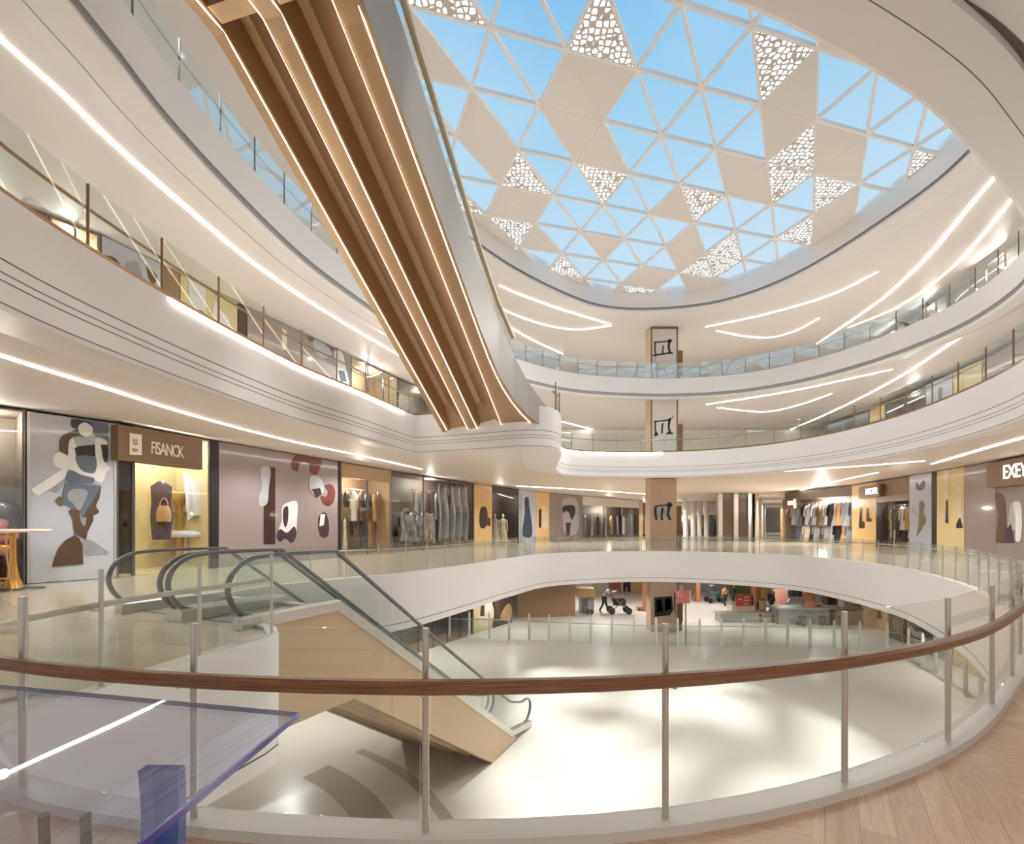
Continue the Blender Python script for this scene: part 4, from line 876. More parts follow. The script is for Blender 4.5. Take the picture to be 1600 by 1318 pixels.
st = thing('upholstered_stool', (p.x, p.y, .12), 'round white upholstered stool in the yellow window', 'stool')
MB().lathe((p.x, p.y, 1.45), [(.75, 0), (.82, .08), (.8, .22), (.6, .3)], 24).build('seat', INK['white'], st)
MB().lathe((p.x, p.y, .12), [(.4, 0), (.35, .05), (.07, .1), (.07, 1.33)], 16).build('pedestal', INK['cream'], st)
p = wq(s1, 281, 800, 1.5)
MBv = MB().lathe((p.x, p.y, .12), [(.3, 0), (.28, .1), (.18, .2), (.16, 2.3), (.26, 2.4), (.28, 2.5)], 16)
tag(MBv.build('gold_plinth', INK['gold']), 'slim gold plinth behind the white stool in the yellow window', 'plinth')
p = wq(s1, 281, 800, 1.5)
MBv = MB().lathe((p.x, p.y, 2.62), [(.1, 0), (.12, .06), (.05, .2), (.2, .45), (.34, .8), (.3, .95)], 16)
tag(MBv.build('gold_trophy', INK['gold']), 'gold cup standing on the slim gold plinth', 'trophy')
p = wq(s1, 303, 780, .7)
d = MB(); A = []; B = []
for i in range(15):
    t = i / 14; A.append(Vector((p.x - .5 + 1.0 * t, p.y + .08 * math.sin(9 * t), 4.4 - .5 * t))); B.append(Vector((p.x - .35 + 1.1 * t, p.y + .1 * math.sin(9 * t + 1), 2.2 + .25 * math.sin(3 * t))))
d.strip(A, B, False); d.strip([v + Vector((0, .03, 0)) for v in A], [v + Vector((0, .03, 0)) for v in B], False); d.strip(A, [v + Vector((0, .03, 0)) for v in A], False); d.strip(B, [v + Vector((0, .03, 0)) for v in B], False)
tag(d.build('hanging_drape', INK['white'], autofix=False), 'white cloth draped at the right of the yellow window', 'cloth')
FOIL = mat('silver_foil', (196, 196, 198), .22, .95)
def foil(x0, x1, y0, y1, k, label, seed, folds):
    rnd = random.Random(seed); b = MB(); nx, ny = 40, 14; vs = []
    root, a, u, n, L = s3
    for j in range(ny + 1):
        for i in range(nx + 1):
            s, t = i / nx, j / ny; x = x0 + (x1 - x0) * s; y = y0 + (y1 - y0) * t
            vs.append(onplane(x, y, a, n, -k + .16 * math.sin(s * folds * 6.3 + 1.5 * math.sin(t * 4 + seed)) + .05 * math.sin(s * 31 + t * 9)) + Vector((0, 0, .12 * math.sin(s * folds * 6.3) * (1 - t))))
    b.add(vs, [(j * (nx + 1) + i, j * (nx + 1) + i + 1, (j + 1) * (nx + 1) + i + 1, (j + 1) * (nx + 1) + i) for j in range(ny) for i in range(nx)], True)
    o = b.build('foil_drape', FOIL, autofix=False); so_ = o.modifiers.new('thickness', 'SOLIDIFY'); so_.thickness = .02
    tag(o, label, 'fabric')
foil(626, 676, 800, 846, .45, 'crumpled silver foil heaped low at the left of the silver fabric window', 1, 3)
foil(684, 738, 756, 845, .5, 'tall silver foil curtain at the right of the silver fabric window', 2, 5)
p = wq(s0, 8, 838, .9)
lc = thing('lounge_chair', (p.x, p.y, .12), 'dark lounge chair with pink patterned cushions in the window at the left edge', 'chair')
loft([(.0, .8, .7, 0), (.3, .95, .8, 0), (1.0, 1.0, .8, -.05), (1.9, .75, .5, -.2), (2.15, .3, .25, -.25)], M=Matrix.Translation((p.x, p.y, .7)), k=16).build('shell', INK['darkbrown'], lc)
for dx, z in ((0, 1.2), (.1, 1.65), (-.2, 2.0)): loft([(-.26, .3, .2, 0), (-.2, .58, .4, 0), (-.1, .7, .5, 0), (.1, .7, .5, 0), (.2, .58, .4, 0), (.26, .3, .2, 0)], M=Matrix.Translation((p.x + dx + .1, p.y - .55, z)), k=20).build('cushion', INK['pink'], lc)
for dx in (-.5, .5): MB().bar((p.x + dx, p.y, .72), (p.x + dx * 1.2, p.y, .12), .08, .08).build('leg', INK['black'], lc)
# mannequins in the dark window
def mannequin(x, y, z, h, ink, label, rz=0):
    r = thing('mannequin', (x, y, z), label, 'mannequin', 'pale mannequins')
    M = Matrix.Translation((x, y, z)) @ Matrix.Rotation(rz, 4, 'Z') @ Matrix.Scale(h / 1.8, 4)
    loft([(.95, .17, .11, 0), (1.1, .13, .09, 0), (1.3, .19, .12, 0), (1.42, .2, .09, 0), (1.48, .06, .06, 0), (1.54, .055, .055, 0), (1.6, .08, .09, 0), (1.7, .085, .1, 0), (1.79, .04, .05, 0)], M=M).build('torso', INK['cream'], r)
    loft([(.05, .32, .2, 0), (.5, .26, .17, 0), (.95, .19, .13, 0), (1.15, .16, .12, 0), (1.38, .21, .13, 0)], M=M).build('dress', INK[ink], r)
    for s in (-1, 1): loft([(.7, .035, .035, s * .27), (1.0, .045, .045, s * .26), (1.3, .05, .05, s * .23), (1.42, .045, .04, s * .18)], k=8, M=M).build('arm', INK['cream'], r)
    MB().lathe(M @ Vector((0, 0, -.0)), [(.28 * h / 1.8, 0), (.26 * h / 1.8, .03), (.03, .05)], 16).build('base', CHROME, r)
for k, (x, lab) in enumerate(((773, 'cream mannequin at the left of the dark mannequin window'), (786, 'cream mannequin in the middle of the dark mannequin window'), (801, 'tan-dressed mannequin at the right of the dark mannequin window'))):
    p = wq(s4, x, 830, .8 + .2 * k); mannequin(p.x, p.y, .12, 3.1, ['cream', 'cream', 'tan'][k], lab)
# ======= the middle gallery, left
Y0, Y1 = 7.0, 12.8
shop(WL, -90, 75, Y0, Y1, GREYIN, 'grey glazed shop window at the left end of the middle gallery', lit=80, mull=3)
shop(WL, 76, 156, Y0, Y1, BEIGEIN, 'beige shop window on the middle gallery, left of the white poster', lit=110, mull=2)
panel(WL, 157, 250, Y0, Y1, POSTER_GREY, 'white poster with brown shapes on the middle gallery', [('printed_shape', 'grey', [(196, 412), (212, 408), (222, 430), (222, 470), (204, 460)]), ('printed_hand', 'brown', [(160, 400), (178, 402), (190, 420), (180, 425), (165, 412)]), ('printed_leaf', 'brown', [(229, 412), (235, 420), (246, 432), (240, 444), (233, 436)])], name='fashion_poster', cat='poster')
panel(WL, 251, 279, Y0, Y1, BROWNWALL, 'brown panel between white and yellow posters on the middle gallery', name='display_board')
panel(WL, 280, 370, Y0, Y1, YELLOW, 'yellow display panel on the left middle gallery', [('printed_sheet', 'white', [(295, 412), (322, 428), (322, 500), (295, 482)], False), ('printed_sofa', 'slate', [(303, 490), (312, 484), (323, 494), (322, 502), (306, 498)]), ('printed_cloth', 'white', [(336, 470), (345, 484), (357, 498), (356, 540), (336, 524)])], name='display_board')
panel(WL, 371, 384, Y0, Y1, DARKER, 'dark pier right of the yellow panel on the middle gallery', cat='pier', name='dark_pier')
panel(WL, 385, 547, Y0, Y1, MAUVE, 'mauve panel with maroon print on the left middle gallery', [
    ('printed_bottle', 'cream', [(441, 512), (448, 516), (448, 546), (441, 546)], False), ('printed_scarf', 'maroon', [(482, 512), (500, 516), (522, 528), (521, 548), (500, 536), (482, 530)]), ('printed_pattern', 'silver', [(490, 530), (506, 536), (518, 552), (506, 560), (492, 548)]),
    ('printed_figure', 'white', [(524, 548), (534, 550), (540, 572), (545, 610), (530, 600), (526, 576)]), ('printed_coat', 'slate', [(528, 578), (538, 580), (542, 596), (532, 596)])], name='display_board')
shop(WL, 548, 621, Y0, Y1, BEIGEIN, 'beige glazed shop window behind the high escalator on the middle gallery', lit=1.3*200, mull=3)
shop(WL, 622, 700, Y0, Y1, GREYIN, 'dark shop window on the middle gallery just left of the high escalator', lit=1.3*120, mull=2)
# ======= the middle gallery, right
panel(WR, 1359, 1290, Y0, Y1 - .3, mat('dusk_poster', (110, 116, 122), .3, coat=.3), 'dusky grey poster on the right middle gallery', [('printed_stripe', 'silver', [(1316, 664), (1318, 664), (1318, 684), (1316, 684)], False)], name='fashion_poster', cat='poster')
panel(WR, 1383, 1360, Y0, Y1 - .3, GOLDPANEL, 'amber panel beside the dusky grey poster on the right middle gallery', name='display_board')
t = shop(WR, 1447, 1384, Y0, Y1 - .3, DARK, 'dark window with white mannequins on the right middle gallery', lit=1.3*160, mull=2)
for k, x in enumerate((1394, 1416)):
    p = wq(t, x, 650, .6); mannequin(p.x, p.y, Y0 + .12, 3.8, ['ochre', 'white'][k], ['ochre-dressed mannequin on the right middle gallery', 'white-dressed mannequin on the right middle gallery'][k])
panel(WR, 1490, 1448, Y0, Y1 - .3, PALEBLUE, 'pale blue poster on the right middle gallery', [('printed_door', 'slate', [(1466, 606), (1472, 604), (1472, 630), (1466, 632)], False)], name='fashion_poster', cat='poster')
panel(WR, 1536, 1491, Y0, Y1 - .3, YELLOW, 'yellow panel on the right middle gallery', name='display_board')
panel(WR, 1660, 1537, Y0, Y1 - .3, MAUVE, 'mauve panel at the right end of the middle gallery', name='display_board')
# the top gallery, right: two pale windows seen through the glass
shop(WR, 1415, 1360, 14, 18.4, BEIGEIN, 'beige shop window on the right top gallery', depth=.9, lit=1.3*120, mull=4)
shop(WR, 1480, 1418, 14, 18.4, GREYIN, 'grey shop window on the right top gallery', depth=.9, lit=1.3*120, mull=4)
shop(WR, 1640, 1490, 14, 18.4, GREYIN, 'grey shop window at the right end of the top gallery', depth=.9, lit=1.3*150, mull=5)
# ------------------------------------------------------------------ poster pillars, one per level
PY = 41.0
def px_of(X): return CX + F * X / PY
PILLAR = mat('pillar_stone', (208, 186, 160), .5, noise=.05, nscale=.6); PFRAME = mat('pillar_frame', (142, 118, 92), .5); PAPER = mat('poster_paper', (222, 214, 208), .5); PBROWN = mat('pillar_side', (134, 100, 68), .5)
PA, PN = Vector((0, PY, 0)), Vector((0, -1, 0))
def stroke(pts, w):
    L = []; R = []
    for i, p in enumerate(pts):
        a = Vector(pts[max(0, i - 1)]); b = Vector(pts[min(len(pts) - 1, i + 1)]); t = (b - a).normalized(); n = Vector((-t.y, t.x)) * w / 2
        p = Vector(p); L.append(tuple(p + n)); R.append(tuple(p - n))
    return L + R[::-1]
def pillar(z0, z1, x0, x1, label, framed, doodle, top=None, side=True):
    X0, X1 = (x0 - CX) / F * PY, (x1 - CX) / F * PY
    r = thing('poster_pillar', ((X0 + X1) / 2, PY + .8, z0), label, 'pillar')
    MB().box(((X0 + X1) / 2, PY + .75, (z0 + z1) / 2), (X1 - X0, 1.5, z1 - z0)).build('shaft', PILLAR, r)
    if side:
        zt = z0 + (z1 - z0) * .62
        MB().box((X1 + .3, PY + 1.0, (z0 + zt) / 2), (.6, 1.0, zt - z0)).build('side_block', PBROWN, r)
    if framed:
        for a, b, c, d in ((X0, X0 + .12, z0, z1), (X1 - .12, X1, z0, z1), (X0, X1, z1 - .14, z1)):
            MB().box(((a + b) / 2, PY - .04, (c + d) / 2), (b - a, .08, d - c)).build('frame_bar', PFRAME, r)
        MB().box(((X0 + X1) / 2, PY - .02, (z0 + z1) / 2 - .05), (X1 - X0 - .24, .04, z1 - z0 - .2)).build('poster', PAPER, r)
    for nm, ink, pts, wd in doodle:
        pl = pts if wd == 0 else stroke(pts, wd)
        MB().prism([onplane(960 + x / 3.469, 480 + y / 3.469, PA, PN, .05) for x, y in pl], PN, .02).build(nm, INK[ink], r)
    return r
pillar(14, 18.65, 1016.5, 1059, 'framed white poster pillar with black doodle on the topmost gallery', True, [('doodle_back', 'black', [(214, 190), (240, 188), (294, 184)], 7), ('doodle_leg', 'brown', [(222, 190), (219, 220), (224, 258)], 9), ('doodle_leg', 'darkbrown', [(266, 205), (262, 230), (262, 257)], 8), ('doodle_leg', 'black', [(298, 184), (294, 215), (302, 250)], 12),
    ('doodle_base', 'black', [(208, 262), (240, 256), (300, 246), (318, 250)], 8), ('doodle_head', 'black', [(288, 182), (294, 172), (306, 172), (313, 184), (304, 192), (292, 190)], 0), ('doodle_drip', 'tan', [(222, 262), (220, 300)], 5)])
pillar(7, 12.8, 1016.5, 1059, 'framed white poster pillar with black doodle on the middle gallery', True, [('doodle_back', 'black', [(214, 618), (250, 616), (296, 610)], 7), ('doodle_leg', 'brown', [(222, 620), (220, 650), (226, 688)], 9), ('doodle_leg', 'darkbrown', [(262, 628), (258, 655), (258, 684)], 9), ('doodle_leg', 'black', [(298, 612), (294, 650), (302, 680)], 12),
    ('doodle_foot', 'black', [(214, 690), (222, 676), (236, 682), (234, 696), (218, 698)], 0), ('doodle_foot', 'black', [(278, 688), (290, 674), (318, 678), (316, 686)], 0), ('doodle_head', 'black', [(288, 612), (296, 600), (308, 598), (306, 614), (294, 618)], 0), ('doodle_tip', 'tan', [(306, 600), (320, 582), (324, 590), (312, 606)], 0)])
pillar(0, 5.9, 1016, 1057, 'tan pillar with black doodle straight on its face, on the nearest level', False, [('doodle_back', 'black', [(220, 1080), (250, 1074), (294, 1070)], 6), ('doodle_leg', 'black', [(224, 1080), (220, 1110), (228, 1152)], 10), ('doodle_leg', 'black', [(262, 1086), (256, 1120), (258, 1152)], 9), ('doodle_leg', 'black', [(298, 1072), (290, 1120), (302, 1152)], 12),
    ('doodle_head', 'black', [(286, 1076), (290, 1058), (304, 1056), (316, 1070), (304, 1084)], 0), ('doodle_body', 'silver', [(228, 1084), (286, 1078), (288, 1120), (232, 1128)], 0)])
pillar(-7, -2.35, 1017, 1058, 'tan pillar with a torn black and white print in the lower hall', False, [('print_ground', 'black', [(216, 1572), (312, 1564), (318, 1640), (300, 1668), (218, 1676)], 0), ('print_scrawl', 'cream', [(226, 1584), (254, 1580), (262, 1640), (230, 1656)], 0), ('print_scrawl', 'grey', [(272, 1580), (304, 1574), (308, 1630), (276, 1650)], 0), ('print_edge', 'brown', [(322, 1544), (330, 1550), (330, 1680), (324, 1640)], 0)])

# ------------------------------------------------------------------ lower hall: shopfronts
Z0, Z1 = -7.0, -2.4
shop(W1L, 600, 738, Z0, Z1, DARK, 'dark lower hall window with chrome strips, left of the amber panel', lit=90, mull=6)
panel(W1L, 739, 769, Z0, Z1, YELLOW, 'amber lower hall panel with a cream coat and brown bag pictured', [('printed_coat', 'cream', [(752, 944), (760, 938), (770, 946), (768, 975), (750, 976)]), ('printed_bag', 'darkbrown', [(751, 946), (757, 944), (757, 962), (750, 962)])], name='display_board')
panel(W1L, 770, 799, Z0, Z1, DARK, 'dark brown lower hall poster right of the amber panel', [('printed_branch', 'tan', [(782, 966), (786, 952), (795, 942), (799, 948), (799, 966), (790, 970)]), ('printed_limb', 'brown', [(774, 938), (780, 936), (782, 968), (776, 970)])], name='fashion_poster', cat='poster')
panel(W1L, 899, 808, Z0, Z1, BROWNWALL, 'plain brown stone wall panel in the lower hall', name='stone_cladding')
panel(W1R, 1388, 1352, Z0, Z1, GOLDPANEL, 'amber lower hall panel with a dark bag pictured on it', [('printed_bag', 'black', [(1371, 955), (1376, 953), (1378, 966), (1370, 967)])], name='display_board')
panel(W1R, 1412, 1389, Z0, Z1, DARK, 'dark olive poster beside the amber panel in the lower hall', [('printed_leaf', 'olive', [(1394, 965), (1406, 962), (1408, 990), (1396, 985)])], name='fashion_poster', cat='poster', trim=CHROME)
panel(W1R, 1462, 1420, Z0, Z1, DARK, 'black and silver swirl poster in the lower hall right row', [('printed_swirl', 'silver', [(1422, 975), (1430, 985), (1442, 988), (1440, 996), (1426, 992)]), ('printed_swirl', 'grey', [(1424, 996), (1438, 1000), (1448, 996), (1446, 1008), (1430, 1006)])], name='fashion_poster', cat='poster', trim=INK['cream'])
panel(W1R, 1490, 1463, Z0, Z1, POSTER_GREY, 'pale grey framed poster in the lower hall right row', [('printed_blob', 'slate', [(1468, 1006), (1478, 1008), (1480, 1022), (1470, 1020)])], name='fashion_poster', cat='poster', trim=CHROME)
panel(W1R, 1530, 1491, Z0, Z1, YELLOW, 'tall yellow marbled panel in the lower hall right row', name='display_board')
panel(W1R, 1640, 1531, Z0, Z1, DARK, 'dark green-grey poster at the right end of the lower hall', name='fashion_poster', cat='poster')

# ------------------------------------------------------------------ lower hall: glass barrier with white posts
CURVE = [(-5, 39.0), (0, 38.4), (5, 37.2), (10, 36.4), (17, 36), (23, 35.6), (26.6, 34), (26.4, 31.5), (25.6, 29), (24.6, 26), (22.8, 22), (20.6, 18)]
BW = mat('barrier_white', (238, 236, 230), .4)
bp = spline(CURVE, False, .5); br = thing('glass_barrier', (bp[0].x, bp[0].y, -7), 'low glass barrier with tall white posts curving across the lower hall', 'barrier')
Q = resample(bp, 1.62)
MB().sweep([(p.x, p.y, -5.5) for p in bp], [(-.03, -.03), (.03, -.03), (.03, .03), (-.03, .03)]).build('top_rail', CHROME, br)
for a, b in zip(Q, Q[1:]):
    t = (b - a).normalized() * .05; k = Vector((t.y, -t.x)) * .2
    MB().prism([Vector((p.x, p.y, -6.98)) for p in (a + t - k, b - t - k, b - t + k, a + t + k)], (0, 0, 1), 1.45).build('glass_panel', GLASS_B, br)
for i, p in enumerate(Q): MB().lathe((p.x, p.y, -7), [(.09, 0), (.1, .05), (.085, 1.9), (.06, 2.05), (.02, 2.1)], 10).build('post', BW, br)

# ------------------------------------------------------------------ people
SKIN = mat('skin', (198, 152, 124), .5)
def skinmesh(name, verts, edges, radii, m, parent, sub=1):
    me = bpy.data.meshes.new(name); me.from_pydata([tuple(v) for v in verts], edges, []); me.materials.append(m)
    o = bpy.data.objects.new(name, me); COL.objects.link(o)
    mod = o.modifiers.new('skin', 'SKIN'); mod.use_smooth_shade = True
    if not me.skin_vertices: pass
    for i, v in enumerate(me.skin_vertices[0].data):
        v.radius = radii[i] if isinstance(radii[i], tuple) else (radii[i], radii[i]); v.use_root = (i == 0)
    s = o.modifiers.new('sub', 'SUBSURF'); s.levels = sub; s.render_levels = sub
    if parent: o.parent = parent; o.matrix_parent_inverse = Matrix.Translation(-parent.location) if parent.type == 'EMPTY' else Matrix()
    return o
def person(px, py, h, face, label, top, legs, hair='black', bend=0.0, reach=0.0, stride=.18, long_coat=False):
    """feet at the floor point seen at px, py; face: heading; bend: forward lean of the trunk"""
    g = at(px, py, -7); sc = h / 1.75
    J = {}
    hipz = .93
    def tr(y, z):  # lean of everything above the hips
        y2, z2 = y * math.cos(bend) + (z - hipz) * math.sin(bend), hipz + (z - hipz) * math.cos(bend) - y * math.sin(bend); return y2, z2
    def P(n, x, y, z, lean=True):
        if lean: y, z = tr(y, z)
        J[n] = Vector((x, y, z))
    P('pelvis', 0, 0, .95, False); P('waist', 0, 0, 1.1); P('chest', 0, .01, 1.32); P('neck', 0, 0, 1.49); P('head', 0, .03, 1.6); P('crown', 0, .02, 1.71)
    for s, n in ((-1, 'l'), (1, 'r')):
        P('sh' + n, s * .17, 0, 1.41); P('el' + n, s * .23, reach * .12 - .02, 1.14 + reach * .06); P('wr' + n, s * .2, reach * .36 + .04, .92 + reach * .2); P('hd' + n, s * .19, reach * .44 + .06, .84 + reach * .2)
        P('hip' + n, s * .09, 0, .9, False); P('kn' + n, s * .1, s * stride * .35 + .03, .5, False); P('an' + n, s * .1, s * stride - .02, .09, False); P('to' + n, s * .11, s * stride + .14, .04, False)
    M = Matrix.Translation(g) @ Matrix.Rotation(face, 4, 'Z') @ Matrix.Scale(sc, 4)
    W = {k: M @ v for k, v in J.items()}
    root = thing('person', g, label, 'person')
    def chain(name, names, links, rad, m):
        idx = {k: i for i, k in enumerate(names)}
        return skinmesh(name, [W[k] for k in names], [(idx[a], idx[b]) for a, b in links], [rad[k] * sc for k in names], m, root)
    arms = [(a + s, b + s) for s in 'lr' for a, b in (('sh', 'el'), ('el', 'wr'), ('wr', 'hd'))]
    leg = [(a + s, b + s) for s in 'lr' for a, b in (('hip', 'kn'), ('kn', 'an'), ('an', 'to'))]
    spine = [('pelvis', 'waist'), ('waist', 'chest'), ('chest', 'neck'), ('neck', 'head'), ('head', 'crown')]
    names = list(J); rad = dict(pelvis=.11, waist=.1, chest=.12, neck=.05, head=.088, crown=.06)
    for s in 'lr': rad.update({'sh' + s: .055, 'el' + s: .04, 'wr' + s: .03, 'hd' + s: .035, 'hip' + s: .075, 'kn' + s: .05, 'an' + s: .036, 'to' + s: .03})
    join = [('chest', 'shl'), ('chest', 'shr'), ('pelvis', 'hipl'), ('pelvis', 'hipr')]
    chain('body', names, spine + arms + leg + join, rad, SKIN)
    tn = ['chest', 'waist', 'pelvis', 'shl', 'ell', 'wrl', 'shr', 'elr', 'wrr']
    trd = dict(chest=.15, waist=.135, pelvis=.145, shl=.075, ell=.06, wrl=.047, shr=.075, elr=.06, wrr=.047)
    chain('jacket', tn, [('chest', 'waist'), ('waist', 'pelvis'), ('chest', 'shl'), ('shl', 'ell'), ('ell', 'wrl'), ('chest', 'shr'), ('shr', 'elr'), ('elr', 'wrr')], trd, INK[top])
    ln = ['pelvis', 'hipl', 'knl', 'anl', 'hipr', 'knr', 'anr']
    chain('trousers', ln, [('pelvis', 'hipl'), ('hipl', 'knl'), ('knl', 'anl'), ('pelvis', 'hipr'), ('hipr', 'knr'), ('knr', 'anr')], dict(pelvis=.135, hipl=.1, knl=.075, anl=.06, hipr=.1, knr=.075, anr=.06), INK[legs])
    for s in 'lr': chain('shoe', ['an' + s, 'to' + s], [('an' + s, 'to' + s)], {'an' + s: .045, 'to' + s: .042}, INK['darkbrown'])
    c = W['head'].lerp(W['crown'], .55)
    back = M.to_3x3() @ Vector((0, -.022, .012)); hb = MB()
    vs = []; k = 10
    for j in range(6):
        ph = j / 5 * PI * .62
        for i in range(k): vs.append(c + back + M.to_3x3() @ Vector((.098 * math.sin(ph + .05) * math.cos(2 * PI * i / k), .108 * math.sin(ph + .05) * math.sin(2 * PI * i / k), .1 * math.cos(ph))))
    hb.add(vs, [(j * k + i, j * k + (i + 1) % k, (j + 1) * k + (i + 1) % k, (j + 1) * k + i) for j in range(5) for i in range(k)], True)
    hb.add(vs[:k], [tuple(range(k))]); hb.build('hair', INK[hair], root)
    if long_coat:
        loft([(.35, .24, .17, 0), (.7, .2, .16, 0), (1.05, .17, .14, 0)], M=M).build('coat_skirt', INK[top], root)
    return root
person(944, 957, 3.0, -PI / 2, 'person in white shirt and dark trousers bending over a black pushchair', 'white', 'black', bend=.55, reach=.9, stride=.25)
person(1133, 947, 2.35, PI, 'person in tan top and black trousers standing between trolley and red board', 'tan', 'black')
person(1147, 943, 2.3, .6, 'person in a long black coat beside the green panel', 'black', 'black', long_coat=True)
person(1205, 964, 3.1, PI + .4, 'person in purple patterned top and navy trousers beside the amber cabinet', 'purple', 'navy', stride=.3)
person(1303, 955, 2.2, PI, 'person in black leaning at the long silver counter behind a white screen', 'black', 'black', bend=.3, reach=.8)

# ------------------------------------------------------------------ lower hall: furniture
def pbox(x0, x1, y0, y1, d, depth, m, parent, name, dy=0.0):
    """a box seen between two columns and two rows at distance d"""
    a = at_depth(x0, y1, d); b = at_depth(x1, y0, d)
    return MB().box(((a.x + b.x) / 2, d + depth / 2 + dy, (a.z + b.z) / 2), (abs(b.x - a.x), depth, abs(b.z - a.z))).build(name, m, parent)
def dist(y, z=-7.0): return F * (z - EYE) / (HY - y)
def pthing(name, x, y, label, cat, group=None): return thing(name, at(x, y, -7), label, cat, group), dist(y)
DKG = mat('grey_green_board', (150, 148, 128), .5); RED = mat('red_board', (190, 72, 62), .45); BRICK = mat('brick_red_poster', (186, 104, 84), .5); GREEN = mat('green_board', (150, 176, 110), .5); CARD = mat('cardboard', (196, 150, 96), .6); SILV = mat('silver_counter', (176, 178, 174), .25, .6); ORANGE = mat('orange_wood', (176, 120, 74), .45)
t, d = pthing('kiosk', 915, 958, 'small kiosk with a yellow canopy over grey-green counters', 'kiosk'); pbox(903, 930, 920, 933, d, 2.0, GOLDPANEL, t, 'canopy'); pbox(911, 928, 933.5, 958, d + .2, 1.4, DKG, t, 'counter'); pbox(905, 910, 934, 958, d + .3, .4, INK['silver'], t, 'panel')
t, d = pthing('folded_buggy', 921, 960, 'small folded grey buggy in front of the yellow canopied kiosk', 'buggy')
for x in (918, 925):
    p = at_depth(x, 956, d); MB().cyl((p.x - .05, p.y, -6.75), (p.x + .05, p.y, -6.75), .25, k=14).build('wheel', INK['black'], t)
p = at_depth(921, 945, d); MB().tube([(p.x - .4, d, -6.6), (p.x - .1, d, -5.6), (p.x + .1, d, -5.3)], .04, 6).build('frame', CHROME, t); MB().box((p.x, d, -6.0), (.5, .4, .8), .3).build('seat', INK['grey'], t)
def pushchair(x, y, s, label, ink, ink2):
    g = at(x, y, -7); t = thing('pushchair', g, label, 'pushchair')
    for dx, dy in ((-.45, -.35), (.55, -.35), (-.45, .35), (.55, .35)):
        c = g + Vector((dx * s, dy * s, .2 * s)); MB().cyl(c + Vector((0, -.04 * s, 0)), c + Vector((0, .04 * s, 0)), .2 * s, k=16).build('wheel', INK['black'], t)
    MB().tube([g + Vector(v) * s for v in ((.55, -.35, .2), (-.2, -.35, .9), (-.75, -.35, 1.2), (-.75, .35, 1.2), (-.2, .35, .9), (.55, .35, .2))], .03 * s, 6).build('frame', STEEL_DARK, t)
    MB().tube([g + Vector(v) * s for v in ((-.45, -.35, .2), (.2, -.35, .8), (.2, .35, .8), (-.45, .35, .2))], .03 * s, 6).build('cross_frame', STEEL_DARK, t)
    loft([(.5, .38, .28, .1), (.75, .42, .3, .05), (.9, .4, .3, .0)], M=Matrix.Translation(g) @ Matrix.Scale(s, 4)).build('seat', INK[ink], t)
    b = MB(); vs = []
    for j in range(7):
        a = j / 6 * PI * .6
        for i in (-1, 1): vs.append(g + Vector((-.1 + .45 * math.cos(a + .3), i * .32, .9 + .45 * math.sin(a + .3))) * s)
    b.add(vs, [(2 * j, 2 * j + 1, 2 * j + 3, 2 * j + 2) for j in range(6)], True)
    b.add([v * 1.0 + Vector((0, 0, .02)) for v in vs], [(2 * j, 2 * j + 2, 2 * j + 3, 2 * j + 1) for j in range(6)], True); b.build('hood', INK[ink2], t, autofix=False)
    return t
pushchair(966, 958, 1.7, 'black pushchair held by the person in white shirt', 'black', 'black')
pushchair(1116, 941, 1.5, 'teal pushchair left of the person in tan top', 'teal', 'silver')
def wallposter(x0, x1, y0, y1, d, m, label, shapes=(), name='wall_poster'):
    a = at_depth(x0, y1, d); b = at_depth(x1, y0, d)
    t = thing(name, ((a.x + b.x) / 2, d, a.z), label, 'poster'); MB().box(((a.x + b.x) / 2, d, (a.z + b.z) / 2), (b.x - a.x, .1, b.z - a.z)).build('board', m, t)
    for nm, ink, pts in shapes: MB().prism([onplane(x, y, Vector((0, d, 0)), PN, .06) for x, y in pts], PN, .02).build(nm, INK[ink], t)
    return t
wallposter(951, 970, 905, 931, 65.8, BRICK, 'brick red poster on the lower hall back wall above the pushchair', [('printed_line', 'pink', [(954, 920), (966, 919), (966, 921), (954, 922)]), ('printed_line', 'pink', [(956, 925), (968, 923), (968, 925), (956, 927)])])
wallposter(974, 985, 905, 932, 65.8, DARK, 'dark framed poster on the lower hall back wall', [('printed_figure', 'tan', [(977, 918), (980, 916), (981, 930), (977, 930)])])
wallposter(986, 1006, 905, 934, 65.8, GOLDPANEL, 'amber panel on the lower hall back wall left of the tan pillar')
t, d = pthing('wooden_post', 1010, 955, 'slim orange wooden post just left of the lower tan pillar', 'post'); pbox(1006, 1015, 905, 955, d, .6, ORANGE, t, 'shaft')
t, d = pthing('low_bench', 1006, 954, 'low wooden bench left of the lower tan pillar', 'bench'); pbox(997, 1015, 949.5, 951.5, d, .8, ORANGE, t, 'seat'); pbox(998, 1000, 951.5, 954, d, .6, INK['darkbrown'], t, 'leg'); pbox(1012, 1014, 951.5, 954, d, .6, INK['darkbrown'], t, 'leg')
t, d = pthing('notice_board', 1071, 1008, 'pink red notice board on a steel post right of the lower tan pillar', 'sign')
pbox(1056, 1077, 922, 942, d, .12, mat('pink_red_board', (204, 108, 100), .45), t, 'board'); pbox(1077.2, 1079.5, 923, 941.5, d + .01, .12, INK['cream'], t, 'board_edge'); pbox(1070.5, 1073, 942.2, 1008, d + .02, .08, CHROME, t, 'post')
for y0, w in ((934, 14), (937, 10)): pbox(1061, 1061 + w, y0, y0 + 1.0, d - .02, .02, INK['pink'], t, 'printed_line')
MB().tube([at_depth(1060 + 3.2 * math.cos(a * PI / 8) + a * .25, 928 - 3.4 * math.sin(a * PI / 8), d - .02) for a in range(15)], .03, 5).build('printed_loop', INK['white'], t)
